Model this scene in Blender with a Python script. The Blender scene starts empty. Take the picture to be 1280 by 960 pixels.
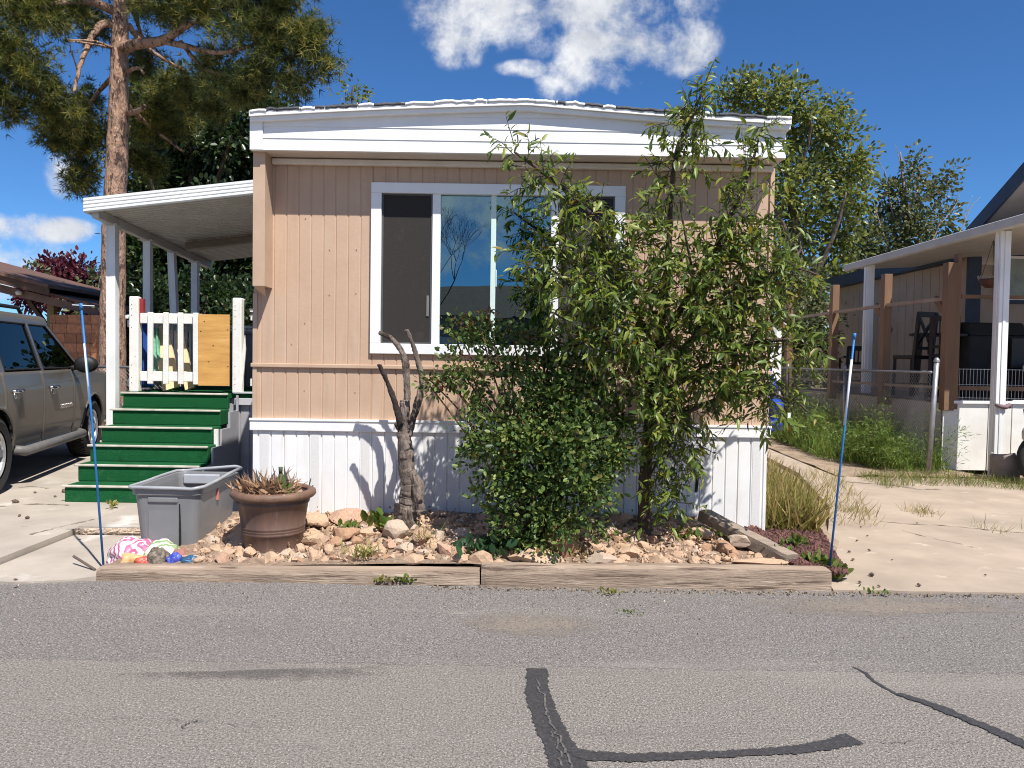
import bpy, bmesh, math, random
import numpy as np
from mathutils import Vector, Matrix, noise, Euler

# ------------------------------------------------------------------ camera, sky, sun, exposure
S = bpy.context.scene
C = S.collection
rad = math.radians
F = 960.0                                   # focal length in pixels of a 1280x960 picture
CAM_H = 1.5
R_CAM = Matrix.Rotation(rad(90 - 1.79), 3, 'X') @ Matrix.Rotation(0.0155, 3, 'Z')
cd = bpy.data.cameras.new('camera'); cam = bpy.data.objects.new('camera', cd); C.objects.link(cam)
cd.sensor_width = 36; cd.lens = 36 * F / 1280; cd.clip_start = 0.05; cd.clip_end = 3000
M4 = R_CAM.to_4x4(); M4.translation = Vector((0, 0, CAM_H)); cam.matrix_world = M4
S.camera = cam

def ray(u, v):
    return R_CAM @ Vector(((u - 640) / F, -(v - 480) / F, -1))
def P(u, v, Y):
    d = ray(u, v); return Vector((0, 0, CAM_H)) + d * (Y / d.y)
def G(u, v, z=0.0):
    d = ray(u, v); return Vector((0, 0, CAM_H)) + d * ((z - CAM_H) / d.z)

SUN_DIR = Vector((-0.63, 1.0, -1.78)).normalized()      # the way the light travels
EXPOSURE = 0.55
SUN_STRENGTH = 4.8
SKY_STRENGTH = 0.085
S.view_settings.view_transform = 'Standard'; S.view_settings.look = 'None'
S.view_settings.exposure = EXPOSURE; S.view_settings.gamma = 1
S.view_settings.use_curve_mapping = False
S.render.engine = 'CYCLES'
S.cycles.max_bounces = 6; S.cycles.transparent_max_bounces = 8
S.cycles.use_denoising = True; S.cycles.denoiser = 'OPENIMAGEDENOISE'; S.cycles.denoising_input_passes = 'RGB_ALBEDO_NORMAL'; S.cycles.denoising_prefilter = 'ACCURATE'
S.cycles.filter_width = 1.05

sd = bpy.data.lights.new('sun', 'SUN'); sd.energy = SUN_STRENGTH; sd.angle = rad(0.5); sd.color = (1.0, 0.955, 0.88)
so = bpy.data.objects.new('sun', sd); C.objects.link(so); so.rotation_euler = SUN_DIR.to_track_quat('-Z', 'Y').to_euler(); so.location = (4, -10, 16)

def build_world():
    w = bpy.data.worlds.new('World'); S.world = w; w.use_nodes = True
    nt = w.node_tree; N = nt.nodes; L = nt.links; N.clear()
    out = N.new('ShaderNodeOutputWorld'); bg = N.new('ShaderNodeBackground')
    sky = N.new('ShaderNodeTexSky'); sky.sky_type = 'NISHITA'; sky.sun_disc = False
    s = -SUN_DIR
    sky.sun_elevation = math.asin(s.z); sky.sun_rotation = math.atan2(s.x, s.y)
    sky.altitude = 1500; sky.air_density = 1.0; sky.dust_density = 0.25; sky.ozone_density = 3.0
    tc = N.new('ShaderNodeTexCoord')
    def vm(op, a, b=None):
        n = N.new('ShaderNodeVectorMath'); n.operation = op
        for i, x in enumerate((a, b)):
            if x is None: continue
            if isinstance(x, (tuple, list, Vector)): n.inputs[i].default_value = tuple(x)
            else: L.new(x, n.inputs[i])
        return n
    def m(op, a, b=None, c=None, clamp=False):
        n = N.new('ShaderNodeMath'); n.operation = op; n.use_clamp = clamp
        for i, x in enumerate((a, b, c)):
            if x is None: continue
            if isinstance(x, (int, float)): n.inputs[i].default_value = x
            else: L.new(x, n.inputs[i])
        return n.outputs[0]
    d = tc.outputs['Generated']
    # cloud banks: soft ellipsoids around directions of the sky, broken up by noise
    blobs = []
    for (u, v, rx, ry, k) in ((640, 6, 92, 34, 1), (755, 8, 100, 40, 1), (765, 50, 78, 32, 1), (572, 42, 34, 30, .95), (838, 52, 44, 30, .95),
                              (745, 90, 60, 20, .8), (700, 105, 24, 16, .7), (850, 6, 30, 18, .6), (660, 86, 28, 8, .6), (590, 22, 56, 30, 1),
                              (18, 287, 52, 15, .95), (58, 288, 40, 13, .95), (8, 322, 40, 14, .9), (10, 345, 60, 14, .9), (76, 216, 10, 18, .35), (-120, 320, 120, 40, 1)):
        c = ray(u, v).normalized()
        right = Vector((1, 0, 0)); up = c.cross(right).normalized()
        if up.z < 0: up = -up
        right = up.cross(c).normalized()
        if right.x < 0: right = -right
        blobs.append((c, right / (rx / F), up / (ry / F), k))
    rng = random.Random(5)
    for i in range(12):                       # clouds in the half of the sky behind the camera
        az = rad(rng.uniform(140, 400)); el = rad(rng.uniform(10, 40))
        c = Vector((math.sin(az + math.pi) * math.cos(el), -abs(math.cos(az)) * math.cos(el), math.sin(el)))
        up = Vector((0, 0, 1)); right = c.cross(up).normalized(); up = right.cross(c)
        blobs.append((c, right / rng.uniform(.12, .3), up / rng.uniform(.05, .1), 1))
    tot = None
    for (c, r_, u_, k) in blobs:
        dd = vm('SUBTRACT', d, c).outputs[0]
        a = vm('DOT_PRODUCT', dd, r_).outputs['Value']; b = vm('DOT_PRODUCT', dd, u_).outputs['Value']
        f_ = vm('DOT_PRODUCT', d, c).outputs['Value']
        e = m('ADD', m('MULTIPLY', a, a), m('MULTIPLY', b, b))
        e = m('ADD', e, m('MULTIPLY', m('LESS_THAN', f_, 0.3), 50))
        g = m('MULTIPLY', m('SUBTRACT', 1.35, e, clamp=False), k)
        g = m('MAXIMUM', g, -1.5)
        tot = g if tot is None else m('MAXIMUM', tot, g)
    def nz(scale, detail, rough, dist=0.0, off=(0, 0, 0)):
        mp = vm('ADD', d, off).outputs[0]
        n = N.new('ShaderNodeTexNoise'); n.inputs['Scale'].default_value = scale; n.inputs['Detail'].default_value = detail
        n.inputs['Roughness'].default_value = rough; n.inputs['Distortion'].default_value = dist
        L.new(mp, n.inputs['Vector']); return n.outputs['Fac']
    n1 = nz(11, 9, .62, .25); n2 = nz(38, 7, .65, .1, (3, 1, 2)); n3 = nz(7, 6, .55, 0, (5.3, .2, 1))
    dens = m('ADD', m('MULTIPLY', tot, .62), m('ADD', m('MULTIPLY', m('SUBTRACT', n1, .5), 3.6), m('MULTIPLY', m('SUBTRACT', n2, .5), 1.1)))
    mask = N.new('ShaderNodeMapRange'); mask.interpolation_type = 'SMOOTHSTEP'
    L.new(dens, mask.inputs[0]); mask.inputs[1].default_value = -.2; mask.inputs[2].default_value = .95
    gate = N.new('ShaderNodeMapRange'); gate.interpolation_type = 'SMOOTHSTEP'; L.new(tot, gate.inputs[0]); gate.inputs[1].default_value = -.7; gate.inputs[2].default_value = .1
    mk = m('MULTIPLY', m('MULTIPLY', mask.outputs[0], gate.outputs[0]), .97)
    ramp = N.new('ShaderNodeValToRGB'); e = ramp.color_ramp.elements
    e[0].position = .34; e[0].color = (4.3, 4.6, 5.2, 1); e[1].position = .62; e[1].color = (8.0, 8.1, 8.3, 1)
    L.new(m('ADD', m('MULTIPLY', n3, .6), m('MULTIPLY', n2, .4)), ramp.inputs[0])
    mix = N.new('ShaderNodeMix'); mix.data_type = 'RGBA'
    gm = N.new('ShaderNodeMix'); gm.data_type = 'RGBA'; gm.blend_type = 'MULTIPLY'; gm.inputs['Factor'].default_value = 1
    L.new(sky.outputs[0], gm.inputs['A']); gm.inputs['B'].default_value = (.42, .74, 1.06, 1)
    L.new(gm.outputs['Result'], mix.inputs['A']); L.new(ramp.outputs[0], mix.inputs['B']); L.new(mk, mix.inputs['Factor'])
    L.new(mix.outputs['Result'], bg.inputs[0]); bg.inputs[1].default_value = SKY_STRENGTH
    L.new(bg.outputs[0], out.inputs[0])
build_world()

# ------------------------------------------------------------------ materials
MATS = {}
def mat(name, c1, c2=None, rough=.7, scale=6, detail=5, bump=0, bscale=40, metal=0, spec=.4, stretch=(1, 1, 1), spots=None, lo=.35, hi=.65, coat=0, c3=None, island=0, bdist=.02):
    """base colour c1..c2 mixed by noise; spots=(colour, scale, threshold) adds specks or wear; island = per-piece value variation"""
    if name in MATS: return MATS[name]
    m = bpy.data.materials.new(name); m.use_nodes = True; nt = m.node_tree; N = nt.nodes; L = nt.links
    p = N['Principled BSDF']; p.inputs['Roughness'].default_value = rough; p.inputs['Metallic'].default_value = metal
    p.inputs['Specular IOR Level'].default_value = spec
    if coat: p.inputs['Coat Weight'].default_value = coat; p.inputs['Coat Roughness'].default_value = .05
    tc = N.new('ShaderNodeTexCoord'); mp = N.new('ShaderNodeMapping'); mp.inputs['Scale'].default_value = stretch
    L.new(tc.outputs['Object'], mp.inputs[0]); vec = mp.outputs[0]
    def noise_(s, d=detail, r=.6):
        n = N.new('ShaderNodeTexNoise'); n.inputs['Scale'].default_value = s; n.inputs['Detail'].default_value = d; n.inputs['Roughness'].default_value = r
        L.new(vec, n.inputs['Vector']); return n.outputs['Fac']
    col = None
    if c2 is None: c2 = tuple(x * .86 for x in c1)
    r = N.new('ShaderNodeValToRGB'); r.color_ramp.elements[0].position = lo; r.color_ramp.elements[1].position = hi
    r.color_ramp.elements[0].color = (*c2, 1); r.color_ramp.elements[1].color = (*c1, 1)
    if c3:
        e = r.color_ramp.elements.new((lo + hi) / 2); e.color = (*c3, 1)
    L.new(noise_(scale), r.inputs[0]); col = r.outputs[0]
    if island:
        g = N.new('ShaderNodeNewGeometry'); mr = N.new('ShaderNodeMapRange'); L.new(g.outputs['Random Per Island'], mr.inputs[0])
        mr.inputs[3].default_value = 1 - island; mr.inputs[4].default_value = 1 + island
        mx = N.new('ShaderNodeMix'); mx.data_type = 'RGBA'; mx.blend_type = 'MULTIPLY'; mx.inputs['Factor'].default_value = 1
        L.new(col, mx.inputs['A']); L.new(mr.outputs[0], mx.inputs['B']); col = mx.outputs['Result']
    for sp in (spots or []):
        sc, ss, th = sp[0], sp[1], sp[2]; w = sp[3] if len(sp) > 3 else .05
        mr = N.new('ShaderNodeMapRange'); mr.inputs[1].default_value = th; mr.inputs[2].default_value = th + w
        nf = noise_(ss, sp[4] if len(sp) > 4 else 3)
        if len(sp) > 5:                                  # streaks: this layer has its own stretch
            mp2 = N.new('ShaderNodeMapping'); mp2.inputs['Scale'].default_value = sp[5]; L.new(tc.outputs['Object'], mp2.inputs[0]); L.new(mp2.outputs[0], nf.node.inputs['Vector'])
        L.new(nf, mr.inputs[0]); mr.inputs[4].default_value = sp[6] if len(sp) > 6 else 1.0
        mx = N.new('ShaderNodeMix'); mx.data_type = 'RGBA'; L.new(mr.outputs[0], mx.inputs['Factor'])
        L.new(col, mx.inputs['A']); mx.inputs['B'].default_value = (*sc, 1); col = mx.outputs['Result']
    L.new(col, p.inputs['Base Color'])
    if bump:
        b = N.new('ShaderNodeBump'); b.inputs['Strength'].default_value = bump; b.inputs['Distance'].default_value = bdist
        L.new(noise_(bscale, 4), b.inputs['Height']); L.new(b.outputs[0], p.inputs['Normal'])
    MATS[name] = m; return m

def leaf_mat(name, cols, trans=.32, rough=.42, spec=.35):
    """one colour per leaf, taken from a ramp by the leaf's own random number"""
    m = bpy.data.materials.new(name); m.use_nodes = True; nt = m.node_tree; N = nt.nodes; L = nt.links
    p = N['Principled BSDF']; out = N['Material Output']; p.inputs['Roughness'].default_value = rough; p.inputs['Specular IOR Level'].default_value = spec
    g = N.new('ShaderNodeNewGeometry'); r = N.new('ShaderNodeValToRGB'); cr = r.color_ramp
    for i, (pos, c) in enumerate(cols):
        e = cr.elements[i] if i < 2 else cr.elements.new(pos)
        e.position = pos; e.color = (*c, 1)
    L.new(g.outputs['Random Per Island'], r.inputs[0]); L.new(r.outputs[0], p.inputs['Base Color'])
    t = N.new('ShaderNodeBsdfTranslucent'); hs = N.new('ShaderNodeHueSaturation'); hs.inputs['Hue'].default_value = .485; hs.inputs['Saturation'].default_value = 1.1; hs.inputs['Value'].default_value = 1.5
    L.new(r.outputs[0], hs.inputs['Color']); L.new(hs.outputs[0], t.inputs['Color'])
    mx = N.new('ShaderNodeMixShader'); mx.inputs[0].default_value = trans
    L.new(p.outputs[0], mx.inputs[1]); L.new(t.outputs[0], mx.inputs[2]); L.new(mx.outputs[0], out.inputs[0])
    MATS[name] = m; return m

def glass_mat(name, tint, refl_col, fac, rough=0.0, wave=.03):
    m = bpy.data.materials.new(name); m.use_nodes = True; nt = m.node_tree; N = nt.nodes; L = nt.links
    out = N['Material Output']; N.remove(N['Principled BSDF'])
    t = N.new('ShaderNodeBsdfTransparent'); t.inputs[0].default_value = (*tint, 1)
    g = N.new('ShaderNodeBsdfGlossy'); g.inputs[0].default_value = (*refl_col, 1); g.inputs['Roughness'].default_value = rough
    nn = N.new('ShaderNodeTexNoise'); nn.inputs['Scale'].default_value = 2.2; nn.inputs['Detail'].default_value = 1; bp = N.new('ShaderNodeBump'); bp.inputs['Strength'].default_value = wave; bp.inputs['Distance'].default_value = .05; tcg = N.new('ShaderNodeTexCoord'); L.new(tcg.outputs['Object'], nn.inputs['Vector']); L.new(nn.outputs['Fac'], bp.inputs['Height']); L.new(bp.outputs[0], g.inputs['Normal'])
    fr = N.new('ShaderNodeLayerWeight'); fr.inputs[0].default_value = .25
    a = N.new('ShaderNodeMath'); a.operation = 'ADD'; a.use_clamp = True; L.new(fr.outputs['Fresnel'], a.inputs[0]); a.inputs[1].default_value = fac
    mx = N.new('ShaderNodeMixShader'); L.new(a.outputs[0], mx.inputs[0]); L.new(t.outputs[0], mx.inputs[1]); L.new(g.outputs[0], mx.inputs[2])
    L.new(mx.outputs[0], out.inputs[0]); MATS[name] = m; return m

# ------------------------------------------------------------------ mesh and object helpers
def thing(name, label, cat, loc=(0, 0, 0), group=None, rz=0):
    o = bpy.data.objects.new(name, None); C.objects.link(o); o.empty_display_size = .2
    o.location = loc; o.rotation_euler = (0, 0, rz); o['label'] = label; o['category'] = cat
    if group: o['group'] = group
    return o
def tag(o, label, cat, group=None, kind=None):
    o['label'] = label; o['category'] = cat
    if group: o['group'] = group
    if kind: o['kind'] = kind
    return o
def root_loc(o):
    while o.parent: o = o.parent
    return Vector(o.location)
def dup_tree(o, parent=None):
    kids = list(o.children)
    c = o.copy(); C.objects.link(c)
    if parent: c.parent = parent
    for k in kids: dup_tree(k, c)
    return c

class MB:
    def __init__(s): s.v = []; s.f = []
    def add(s, vs, fs):
        b = len(s.v); s.v += [tuple(x) for x in vs]; s.f += [tuple(b + i for i in f) for f in fs]; return s
    def box(s, x0, x1, y0, y1, z0, z1):
        return s.add([(x0, y0, z0), (x1, y0, z0), (x1, y1, z0), (x0, y1, z0), (x0, y0, z1), (x1, y0, z1), (x1, y1, z1), (x0, y1, z1)],
                     [(0, 3, 2, 1), (4, 5, 6, 7), (0, 1, 5, 4), (1, 2, 6, 5), (2, 3, 7, 6), (3, 0, 4, 7)])
    def obox(s, c, h, rot):
        R = rot if isinstance(rot, Matrix) else Euler(rot).to_matrix()
        c = Vector(c); vs = []
        for z in (-1, 1):
            for (x, y) in ((-1, -1), (1, -1), (1, 1), (-1, 1)): vs.append(c + R @ Vector((x * h[0], y * h[1], z * h[2])))
        return s.add(vs, [(0, 3, 2, 1), (4, 5, 6, 7), (0, 1, 5, 4), (1, 2, 6, 5), (2, 3, 7, 6), (3, 0, 4, 7)])
    def bar(s, p, q, w, h, up=(0, 0, 1)):
        p = Vector(p); q = Vector(q); d = (q - p); l = d.length; d.normalize(); u = Vector(up)
        sd_ = d.cross(u)
        if sd_.length < 1e-4: u = Vector((0, 1, 0)); sd_ = d.cross(u)
        sd_.normalize(); u = sd_.cross(d).normalized()
        R = Matrix((sd_, d, u)).transposed()
        return s.obox((p + q) / 2, (w / 2, l / 2, h / 2), R)
    def tube(s, pts, rr, n=8, cap=True):
        pts = [Vector(p) for p in pts]
        if isinstance(rr, (int, float)): rr = [rr] * len(pts)
        b = len(s.v); prev = None
        for i, p in enumerate(pts):
            d = (pts[min(i + 1, len(pts) - 1)] - pts[max(i - 1, 0)])
            d = d.normalized() if d.length > 1e-9 else Vector((0, 0, 1))
            a = prev if prev is not None else (Vector((1, 0, 0)) if abs(d.x) < .8 else Vector((0, 1, 0)))
            a = (a - d * a.dot(d)).normalized(); bb = d.cross(a); prev = a
            for k in range(n):
                t = 2 * math.pi * k / n; s.v.append(tuple(p + (a * math.cos(t) + bb * math.sin(t)) * rr[i]))
        for i in range(len(pts) - 1):
            for k in range(n):
                a0 = b + i * n + k; a1 = b + i * n + (k + 1) % n; s.f.append((a0, a1, a1 + n, a0 + n))
        if cap:
            s.f.append(tuple(b + k for k in reversed(range(n)))); e = b + (len(pts) - 1) * n; s.f.append(tuple(e + k for k in range(n)))
        return s
    def lathe(s, prof, c, n=32, axis='z', sx=1, sy=1):
        b = len(s.v); c = Vector(c)
        for (r, z) in prof:
            for k in range(n):
                t = 2 * math.pi * k / n; a, bb = r * math.cos(t) * sx, r * math.sin(t) * sy
                o = Vector((a, bb, z)) if axis == 'z' else (Vector((a, z, bb)) if axis == 'y' else Vector((z, a, bb)))
                s.v.append(tuple(c + o))
        for i in range(len(prof) - 1):
            for k in range(n):
                a0 = b + i * n + k; a1 = b + i * n + (k + 1) % n; s.f.append((a0, a1, a1 + n, a0 + n))
        return s
    def prism(s, poly, vec):
        n = len(poly); vec = Vector(vec); a = [Vector(p) for p in poly]
        fs = [tuple(reversed(range(n))), tuple(range(n, 2 * n))] + [(i, (i + 1) % n, n + (i + 1) % n, n + i) for i in range(n)]
        return s.add(a + [p + vec for p in a], fs)
    def grid(s, nx, ny, fn):
        b = len(s.v)
        for j in range(ny + 1):
            for i in range(nx + 1): s.v.append(tuple(fn(i / nx, j / ny)))
        for j in range(ny):
            for i in range(nx):
                a = b + j * (nx + 1) + i; s.f.append((a, a + 1, a + nx + 2, a + nx + 1))
        return s
    def build(s, name, m, parent=None, smooth=False, bevel=0, loc=None, local=False, fix=True, seg=2):
        off = Vector((0, 0, 0))
        if parent is not None and not local: off = root_loc(parent)
        if loc is not None: off = Vector(loc)
        me = bpy.data.meshes.new(name); me.from_pydata([tuple(Vector(p) - off) for p in s.v] if off.length else s.v, [], s.f)
        if fix:
            bm = bmesh.new(); bm.from_mesh(me); bmesh.ops.recalc_face_normals(bm, faces=bm.faces); bm.to_mesh(me); bm.free()
        o = bpy.data.objects.new(name, me); C.objects.link(o)
        for mm in (m if isinstance(m, list) else [m]): me.materials.append(mm)
        if smooth:
            me.polygons.foreach_set('use_smooth', [True] * len(me.polygons))
        if bevel:
            b = o.modifiers.new('bevel', 'BEVEL'); b.width = bevel; b.segments = seg; b.limit_method = 'ANGLE'; b.angle_limit = rad(40)
        if parent is not None: o.parent = parent
        if loc is not None: o.location = loc
        return o

def ribbed(mb, x0, x1, z0, z1, y, period=.1, gw=.026, depth=.012, phase=0.0, th=.03, axis='x', vary=None):
    """vertical ribs: a panel whose face steps back by `depth` in each groove; prism along z"""
    pts = [(x0, y)]
    k = math.floor((x0 - phase) / period) - 1
    i = 0
    while True:
        xc = phase + k * period; k += 1
        for (xx, yy) in ((xc - gw / 2, y), (xc - gw / 6, y + depth), (xc + gw / 6, y + depth), (xc + gw / 2, y)):
            if x0 + .001 < xx < x1 - .001: pts.append((xx, yy))
        if xc > x1 + period: break
    pts.append((x1, y)); pts += [(x1, y + th), (x0, y + th)]
    poly = [Vector((p[0], p[1], z0)) if axis == 'x' else Vector((p[1], p[0], z0)) for p in pts]
    return mb.prism(poly, (0, 0, z1 - z0))

def leaves(name, m, pos, dr, nr, size, tmpl, parent=None, wid=None):
    tv, tf = tmpl; tv = np.array(tv, dtype=np.float64); k = len(tv)
    pos = np.asarray(pos); dr = np.asarray(dr, dtype=np.float64); nr = np.asarray(nr, dtype=np.float64); size = np.asarray(size)
    dr /= np.linalg.norm(dr, axis=1, keepdims=True) + 1e-9
    sd_ = np.cross(dr, nr); sd_ /= np.linalg.norm(sd_, axis=1, keepdims=True) + 1e-9
    up = np.cross(sd_, dr)
    V = (pos[:, None, :] + size[:, None, None] * (tv[None, :, 0:1] * dr[:, None, :] + tv[None, :, 1:2] * sd_[:, None, :] + tv[None, :, 2:3] * up[:, None, :])).reshape(-1, 3)
    n = len(pos)
    if parent is not None: V = V - np.array(root_loc(parent))
    ls = np.array([len(f) for f in tf]); fl = np.concatenate([np.array(f) for f in tf])
    idx = (fl[None, :] + (np.arange(n) * k)[:, None]).reshape(-1)
    tot = np.tile(ls, n); start = np.concatenate([[0], np.cumsum(tot)[:-1]])
    me = bpy.data.meshes.new(name); me.vertices.add(len(V)); me.loops.add(len(idx)); me.polygons.add(len(tot))
    me.vertices.foreach_set('co', V.reshape(-1).astype(np.float32)); me.loops.foreach_set('vertex_index', idx.astype(np.int32))
    me.polygons.foreach_set('loop_start', start.astype(np.int32)); me.polygons.foreach_set('loop_total', tot.astype(np.int32))
    me.update(calc_edges=True); me.validate()
    me.materials.append(m); o = bpy.data.objects.new(name, me); C.objects.link(o)
    if parent is not None: o.parent = parent
    return o
LONG = ([(0, 0, 0), (.28, .12, .03), (.28, -.12, .03), (.64, .105, -.05), (.64, -.105, -.05), (1, 0, -.22), (.28, 0, -.015), (.64, 0, -.1)],
        [(0, 6, 1), (0, 2, 6), (6, 7, 3, 1), (2, 4, 7, 6), (7, 5, 3), (4, 5, 7)])
PEACH = ([(0, 0, 0), (.3, .135, .04), (.3, -.135, .04), (.66, .115, -.04), (.66, -.115, -.04), (1, 0, -.22), (.3, 0, -.015), (.66, 0, -.08)], LONG[1])
OVAL = ([(0, 0, 0), (.3, .27, .07), (.72, .25, .05), (1, 0, -.05), (.72, -.25, .05), (.3, -.27, .07)], [(0, 3, 2, 1), (0, 5, 4, 3)])
DIAM = ([(0, 0, 0), (.5, .3, .08), (1, 0, 0), (.5, -.3, .08)], [(0, 2, 1), (0, 3, 2)])
BLADE = ([(0, -.02, 0), (0, .02, 0), (.45, .017, .03), (.45, -.017, .03), (1, 0, -.12)], [(0, 1, 2, 3), (3, 2, 4)])
def needle_fan():
    v = []; f = []
    r = random.Random(3)
    for i in range(7):
        a = r.uniform(-1.2, 1.2); b = r.uniform(-.9, .9); l = r.uniform(.7, 1)
        d = Vector((math.cos(a) * math.cos(b), math.sin(a) * math.cos(b), math.sin(b))); s_ = d.cross(Vector((r.uniform(-1, 1), r.uniform(-1, 1), r.uniform(-1, 1)))).normalized() * .045
        k = len(v); v += [tuple(d * .02 - s_), tuple(d * .02 + s_), tuple(d * l)]; f.append((k, k + 1, k + 2))
    # the needles share one root so that a fan counts as one island
    v2 = [(0, 0, 0)] + v; f2 = []
    for i in range(7):
        f2.append((0, 1 + 3 * i, 3 + 3 * i, 2 + 3 * i))
    return v2, f2
FAN = needle_fan()

def rand_unit(rng, n):
    a = rng.normal(size=(n, 3)); return a / (np.linalg.norm(a, axis=1, keepdims=True) + 1e-9)
def clump_leaves(rng, clumps, dens, tuft_r=.3, per=14, size=.08, shell=.55, up=.5, droop=0.0, flat=1.0, jit=.35):
    """clumps = (centre, radii) ; leaves stand in tufts spread through each clump, denser outside"""
    pos = []; dr = []; nr = []; sz = []
    for (c, r) in clumps:
        c = np.array(c); r = np.array(r)
        nt_ = max(3, int(dens * (r[0] * r[1] + r[1] * r[2] + r[0] * r[2]) / 3))
        u = rand_unit(rng, nt_); rr = (shell + (1.08 - shell) * rng.random((nt_, 1))) if shell > 0 else rng.random((nt_, 1)) ** .4
        core = rng.random((nt_, 1)) < .22
        rr = np.where(core, rng.random((nt_, 1)) * .8, rr)
        tc_ = c + u * rr * r
        for t in range(nt_):
            m_ = int(per * rng.uniform(.5, 1.4)) + 1
            o = rng.normal(size=(m_, 3)) * tuft_r * .5; o[:, 2] *= flat
            pos.append(tc_[t] + o)
            d = o * (1.0 / (tuft_r + 1e-6)) + u[t] * .5 + rand_unit(rng, m_) * .6; d[:, 2] -= droop
            dr.append(d); n_ = rand_unit(rng, m_) * .8; n_[:, 2] += up; nr.append(n_)
            sz.append(size * rng.uniform(1 - jit, 1 + jit, m_))
    return np.concatenate(pos), np.concatenate(dr), np.concatenate(nr), np.concatenate(sz)
def pxclump(u, v, ru, Y, rv=None, rd=None):
    """a leaf clump given by where it stands: direction, distance and size"""
    rv = rv or ru; k = Y / F; rd = rd if rd else (ru + rv) / 2 * k
    return (P(u, v, Y), (ru * k, rd, rv * k))

# ------------------------------------------------------------------ setting: ground, road, driveways, bed
m_asph_old = mat('asphalt_old', (.33, .295, .262), (.135, .12, .108), .9, 95, 4, .9, 120, spec=.25, lo=.36, hi=.64, bdist=.012,
                 spots=[((.52, .475, .43), 120, .60, .05, 2), ((.07, .062, .058), 105, .61, .05, 2), ((.16, .145, .135), 1.7, .58, .2, 7, (.3, 1.5, 1), .55), ((.37, .335, .30), 1.2, .56, .2, 7, (.35, 1.3, 1), .45), ((.12, .11, .105), 6, .64, .1, 7, (.5, 1.4, 1), .5)])
m_asph_new = mat('asphalt_new', (.285, .256, .236), (.115, .104, .098), .9, 90, 4, .9, 115, spec=.25, lo=.36, hi=.64, bdist=.012,
                 spots=[((.50, .47, .45), 115, .61, .05, 2), ((.05, .046, .046), 100, .61, .05, 2), ((.13, .118, .113), 1.5, .58, .2, 7, (.3, 1.5, 1), .5), ((.36, .32, .28), 1.3, .57, .2, 7, (.25, 1.6, 1), .5), ((.42, .37, .31), 5, .66, .1, 7, (.5, 1.4, 1), .5)])
m_tar = mat('tar', (.062, .058, .058), (.036, .034, .036), .6, 60, 4, .35, 150, bdist=.004, spots=[((.13, .12, .115), 90, .63, .06, 3)])
m_conc_r = mat('concrete_pale', (.435, .35, .27), (.325, .258, .198), .9, 1.6, 9, .25, 90, bdist=.006, spots=[((.38, .30, .22), 2.6, .62, .12, 7), ((.30, .25, .2), 55, .70, .05, 3), ((.56, .47, .37), 4, .62, .1, 6)])
m_conc_l = mat('concrete_grey', (.44, .385, .325), (.34, .295, .25), .9, 1.8, 9, .25, 90, bdist=.006, spots=[((.62, .58, .53), 1.3, .60, .12, 7), ((.25, .2, .16), 3.1, .64, .1, 7), ((.28, .23, .18), 60, .70, .05, 3)])
m_aggr = mat('aggregate', (.62, .5, .39), (.36, .27, .2), .95, 60, 3, .9, 55, bdist=.02)
m_dirt = mat('dirt', (.36, .27, .19), (.24, .175, .12), .95, 5, 8, .6, 40, spots=[((.45, .37, .27), 30, .62, .08, 3)])
m_soil = mat('bed_soil', (.34, .24, .17), (.2, .14, .1), .95, 20, 8, .8, 70, spots=[((.5, .37, .27), 45, .6, .08, 3)])

def sheet(name, poly, z, m, th=0):
    mb = MB(); mb.prism([(x, y, z - max(th, .0012)) for (x, y) in poly], (0, 0, max(th, .0012)))
    o = mb.build(name, m); o['kind'] = 'structure'; return o
mb = MB(); mb.grid(40, 40, lambda a, b: (-500 + 1000 * a, -500 + 1000 * b, -.04)); o = mb.build('ground', m_dirt); o['kind'] = 'structure'
rng = random.Random(11)
def edge(x0, x1, n, fy, amp):
    return [(x0 + (x1 - x0) * i / n, fy + rng.uniform(-amp, amp)) for i in range(n + 1)]
lane_y = G(640, 833).y
sheet('road', edge(-70, 70, 2, -4.6, 0) + list(reversed(edge(-9, 9, 160, 5.02, .012) + [(70, 5.0)])) + [(-70, 5.0)], 0.0, m_asph_old)
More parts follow.
